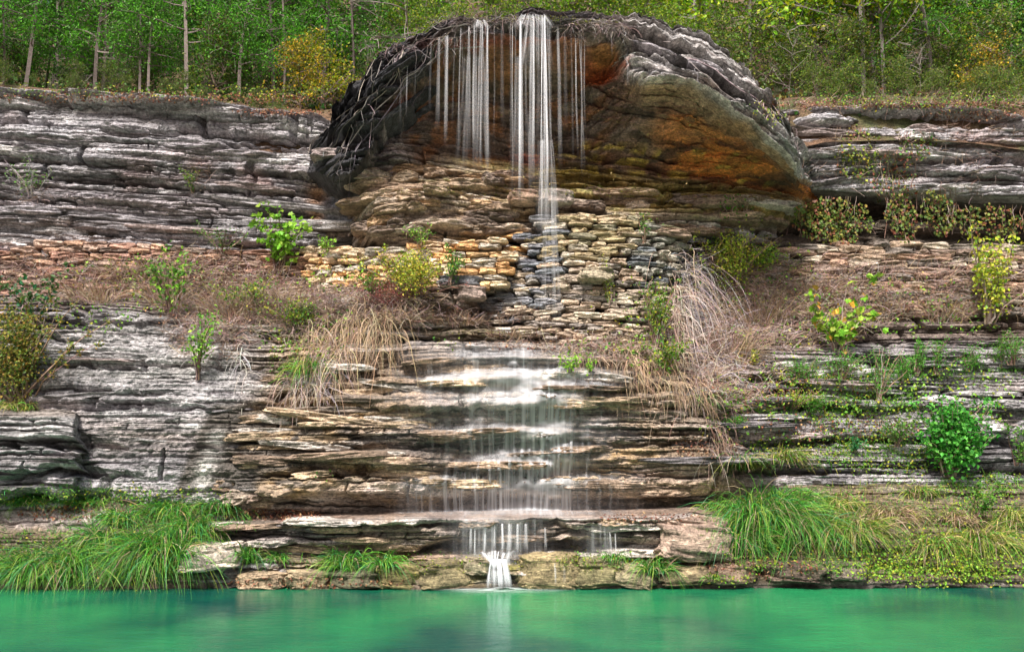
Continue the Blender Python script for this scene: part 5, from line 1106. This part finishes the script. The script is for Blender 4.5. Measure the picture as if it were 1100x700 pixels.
row('broad', 6, 400, 740, 5, 10, 'wood_tree', 'light green tree behind the top of the overhang', 'trees behind the overhang', 1.0, 1.5, tn=GREEN)
row('bush', 12, 440, 760, 3.4, 6, 'clifftop_bush', 'low yellow-green bush behind the rim of the overhang', 'bushes behind the overhang rim', .5, .9, tn=YELL)
row('broad', 12, 740, 1180, 5.5, 10, 'wood_tree', 'yellow-green leafy tree in the right clifftop wood', 'leafy trees in the right wood', .9, 1.4, tn=YELL)
row('broad', 16, 700, 1280, 8, 17, 'wood_tree', 'green tree deeper in the right clifftop wood', 'green trees deeper in the right wood', 1.0, 1.5, tn=GREEN)
row('cedar', 10, 980, 1280, 5, 9, 'cedar_tree', 'dark cedar at the right end of the clifftop wood', 'cedars at the right end of the wood', 1.0, 1.3)
row('broad', 14, 350, 1280, 17, 28, 'wood_tree', 'distant tree at the back of the clifftop wood', 'trees at the back of the wood', 1.2, 1.7)
row('bush', 14, 760, 1180, 3.9, 6, 'clifftop_bush', 'mixed green bush near the rim of the upper right cliff', 'bushes near the upper right rim', .5, .95)
row('bush', 14, -60, 370, 4.5, 9, 'clifftop_bush', 'dark low bush under the cedars of the left wood', 'bushes under the left cedars', .4, .8, tn=DARK)
row('bare', 3, -30, 380, 3.6, 8, 'bare_sapling', 'thin pale leafless sapling among the left cedars', 'leafless saplings among the left cedars', .8, 1.4)
def one(kind, u, y, s_, name, label, cat='tree', tn=None, rz=None): return plant_tree(kind, P(u, 60, y)[0], y, s_, name, label, cat, tn=tn, rz=rz)
one('bush', 325, 3.5, .62, 'sapling', 'orange and yellow leaved sapling on the left clifftop beside the overhang', 'sapling', OR)
one('bush', 352, 3.6, .75, 'sapling', 'yellow leaved sapling between the orange one and the overhang', 'sapling', GOLD)
row('bush', 16, 868, 1180, 3.0, 3.7, 'clifftop_bush', 'ankle-high leafy bush right on the rim of the upper right cliff', 'lowest bushes on the upper right rim', .2, .42)
row('bush', 14, -60, 330, 2.9, 3.6, 'clifftop_bush', 'ankle-high leafy bush right on the rim of the upper left cliff', 'lowest bushes on the upper left rim', .14, .3, tn=DARK)
one('bare', 440, 2.9, .9, 'bare_sapling', 'leafless forked sapling standing on the left shoulder of the overhang', 'tree')
one('bare', 845, 3.7, .5, 'bare_sapling', 'twisted leafless sapling behind the right shoulder of the overhang', 'tree')
one('bare', 985, 3.7, .4, 'bare_sapling', 'pale leafless branchy sapling on the upper right rim', 'tree')
one('broad', 925, 5.0, 1.3, 'wood_tree', 'thick grey trunk standing left in the pair above the upper right cliff', 'tree', YELL)
one('broad', 948, 5.4, 1.2, 'wood_tree', 'thinner grey trunk right in the pair above the upper right cliff', 'tree', GREEN)
one('bush', 1058, 3.8, .6, 'sapling', 'small sapling with pinkish orange leaves near the upper right rim', 'sapling', OR)
for k in PR.values():
    for a, b in k:
        bpy.data.objects.remove(a)
        if b: bpy.data.objects.remove(b)
# understory on the hill
n = 9000; hx = R.uniform(-22, 22, n); hy = 2.9 + 20 * R.random(n) ** 1.8; hz = hill_z(hx, hy)
c_ = np.stack([hx, hy, hz + .25 * R.random(n) ** 1.5], -1)
mk('undergrowth', [leaf_arr(c_, .05 + .08 * R.random(n), cols_pick(n, DKG + [(.12, .08, .04), (.2, .2, .04), (.16, .07, .04)], .4))], M_LEAF, kind='stuff')
# ------------------------------------------------------------------ camera, light
cam = bpy.data.cameras.new('camera'); co = bpy.data.objects.new('camera', cam); COL.objects.link(co)
co.location = (0, CY, H); co.rotation_euler = (math.pi / 2 + PITCH, 0, 0)
cam.sensor_width = 36; cam.lens = 36 * F / 1100; cam.clip_end = 2000; sc.camera = co
w = bpy.data.worlds.new('World'); sc.world = w; w.use_nodes = True
nt = w.node_tree; bg = nt.nodes['Background']; sky = nt.nodes.new('ShaderNodeTexSky'); sky.sky_type = 'NISHITA'; sky.sun_disc = False
EL, AZ = math.radians(52), math.radians(200)
sky.sun_elevation = EL; sky.sun_rotation = AZ; sky.air_density = .8; sky.dust_density = 6.0; sky.ozone_density = .6
nt.links.new(sky.outputs[0], bg.inputs[0]); bg.inputs[1].default_value = .09
sd = bpy.data.lights.new('sun', 'SUN'); so = bpy.data.objects.new('sun', sd); COL.objects.link(so)
sd.energy = 4.2; sd.angle = math.radians(10); sd.color = (1, .95, .88)
# direction towards the sun: azimuth AZ clockwise from +Y
from mathutils import Vector
dv = Vector((math.sin(AZ) * math.cos(EL), math.cos(AZ) * math.cos(EL), math.sin(EL)))
so.rotation_euler = dv.to_track_quat('Z', 'Y').to_euler(); so.location = dv * 30
vs = sc.view_settings; vs.view_transform = 'Standard'; vs.look = 'None'; vs.gamma = 1; vs.use_curve_mapping = False; vs.exposure = .92
sc.cycles.max_bounces = 6; sc.cycles.transparent_max_bounces = 24; sc.cycles.diffuse_bounces = 3
sc.cycles.use_denoising = True
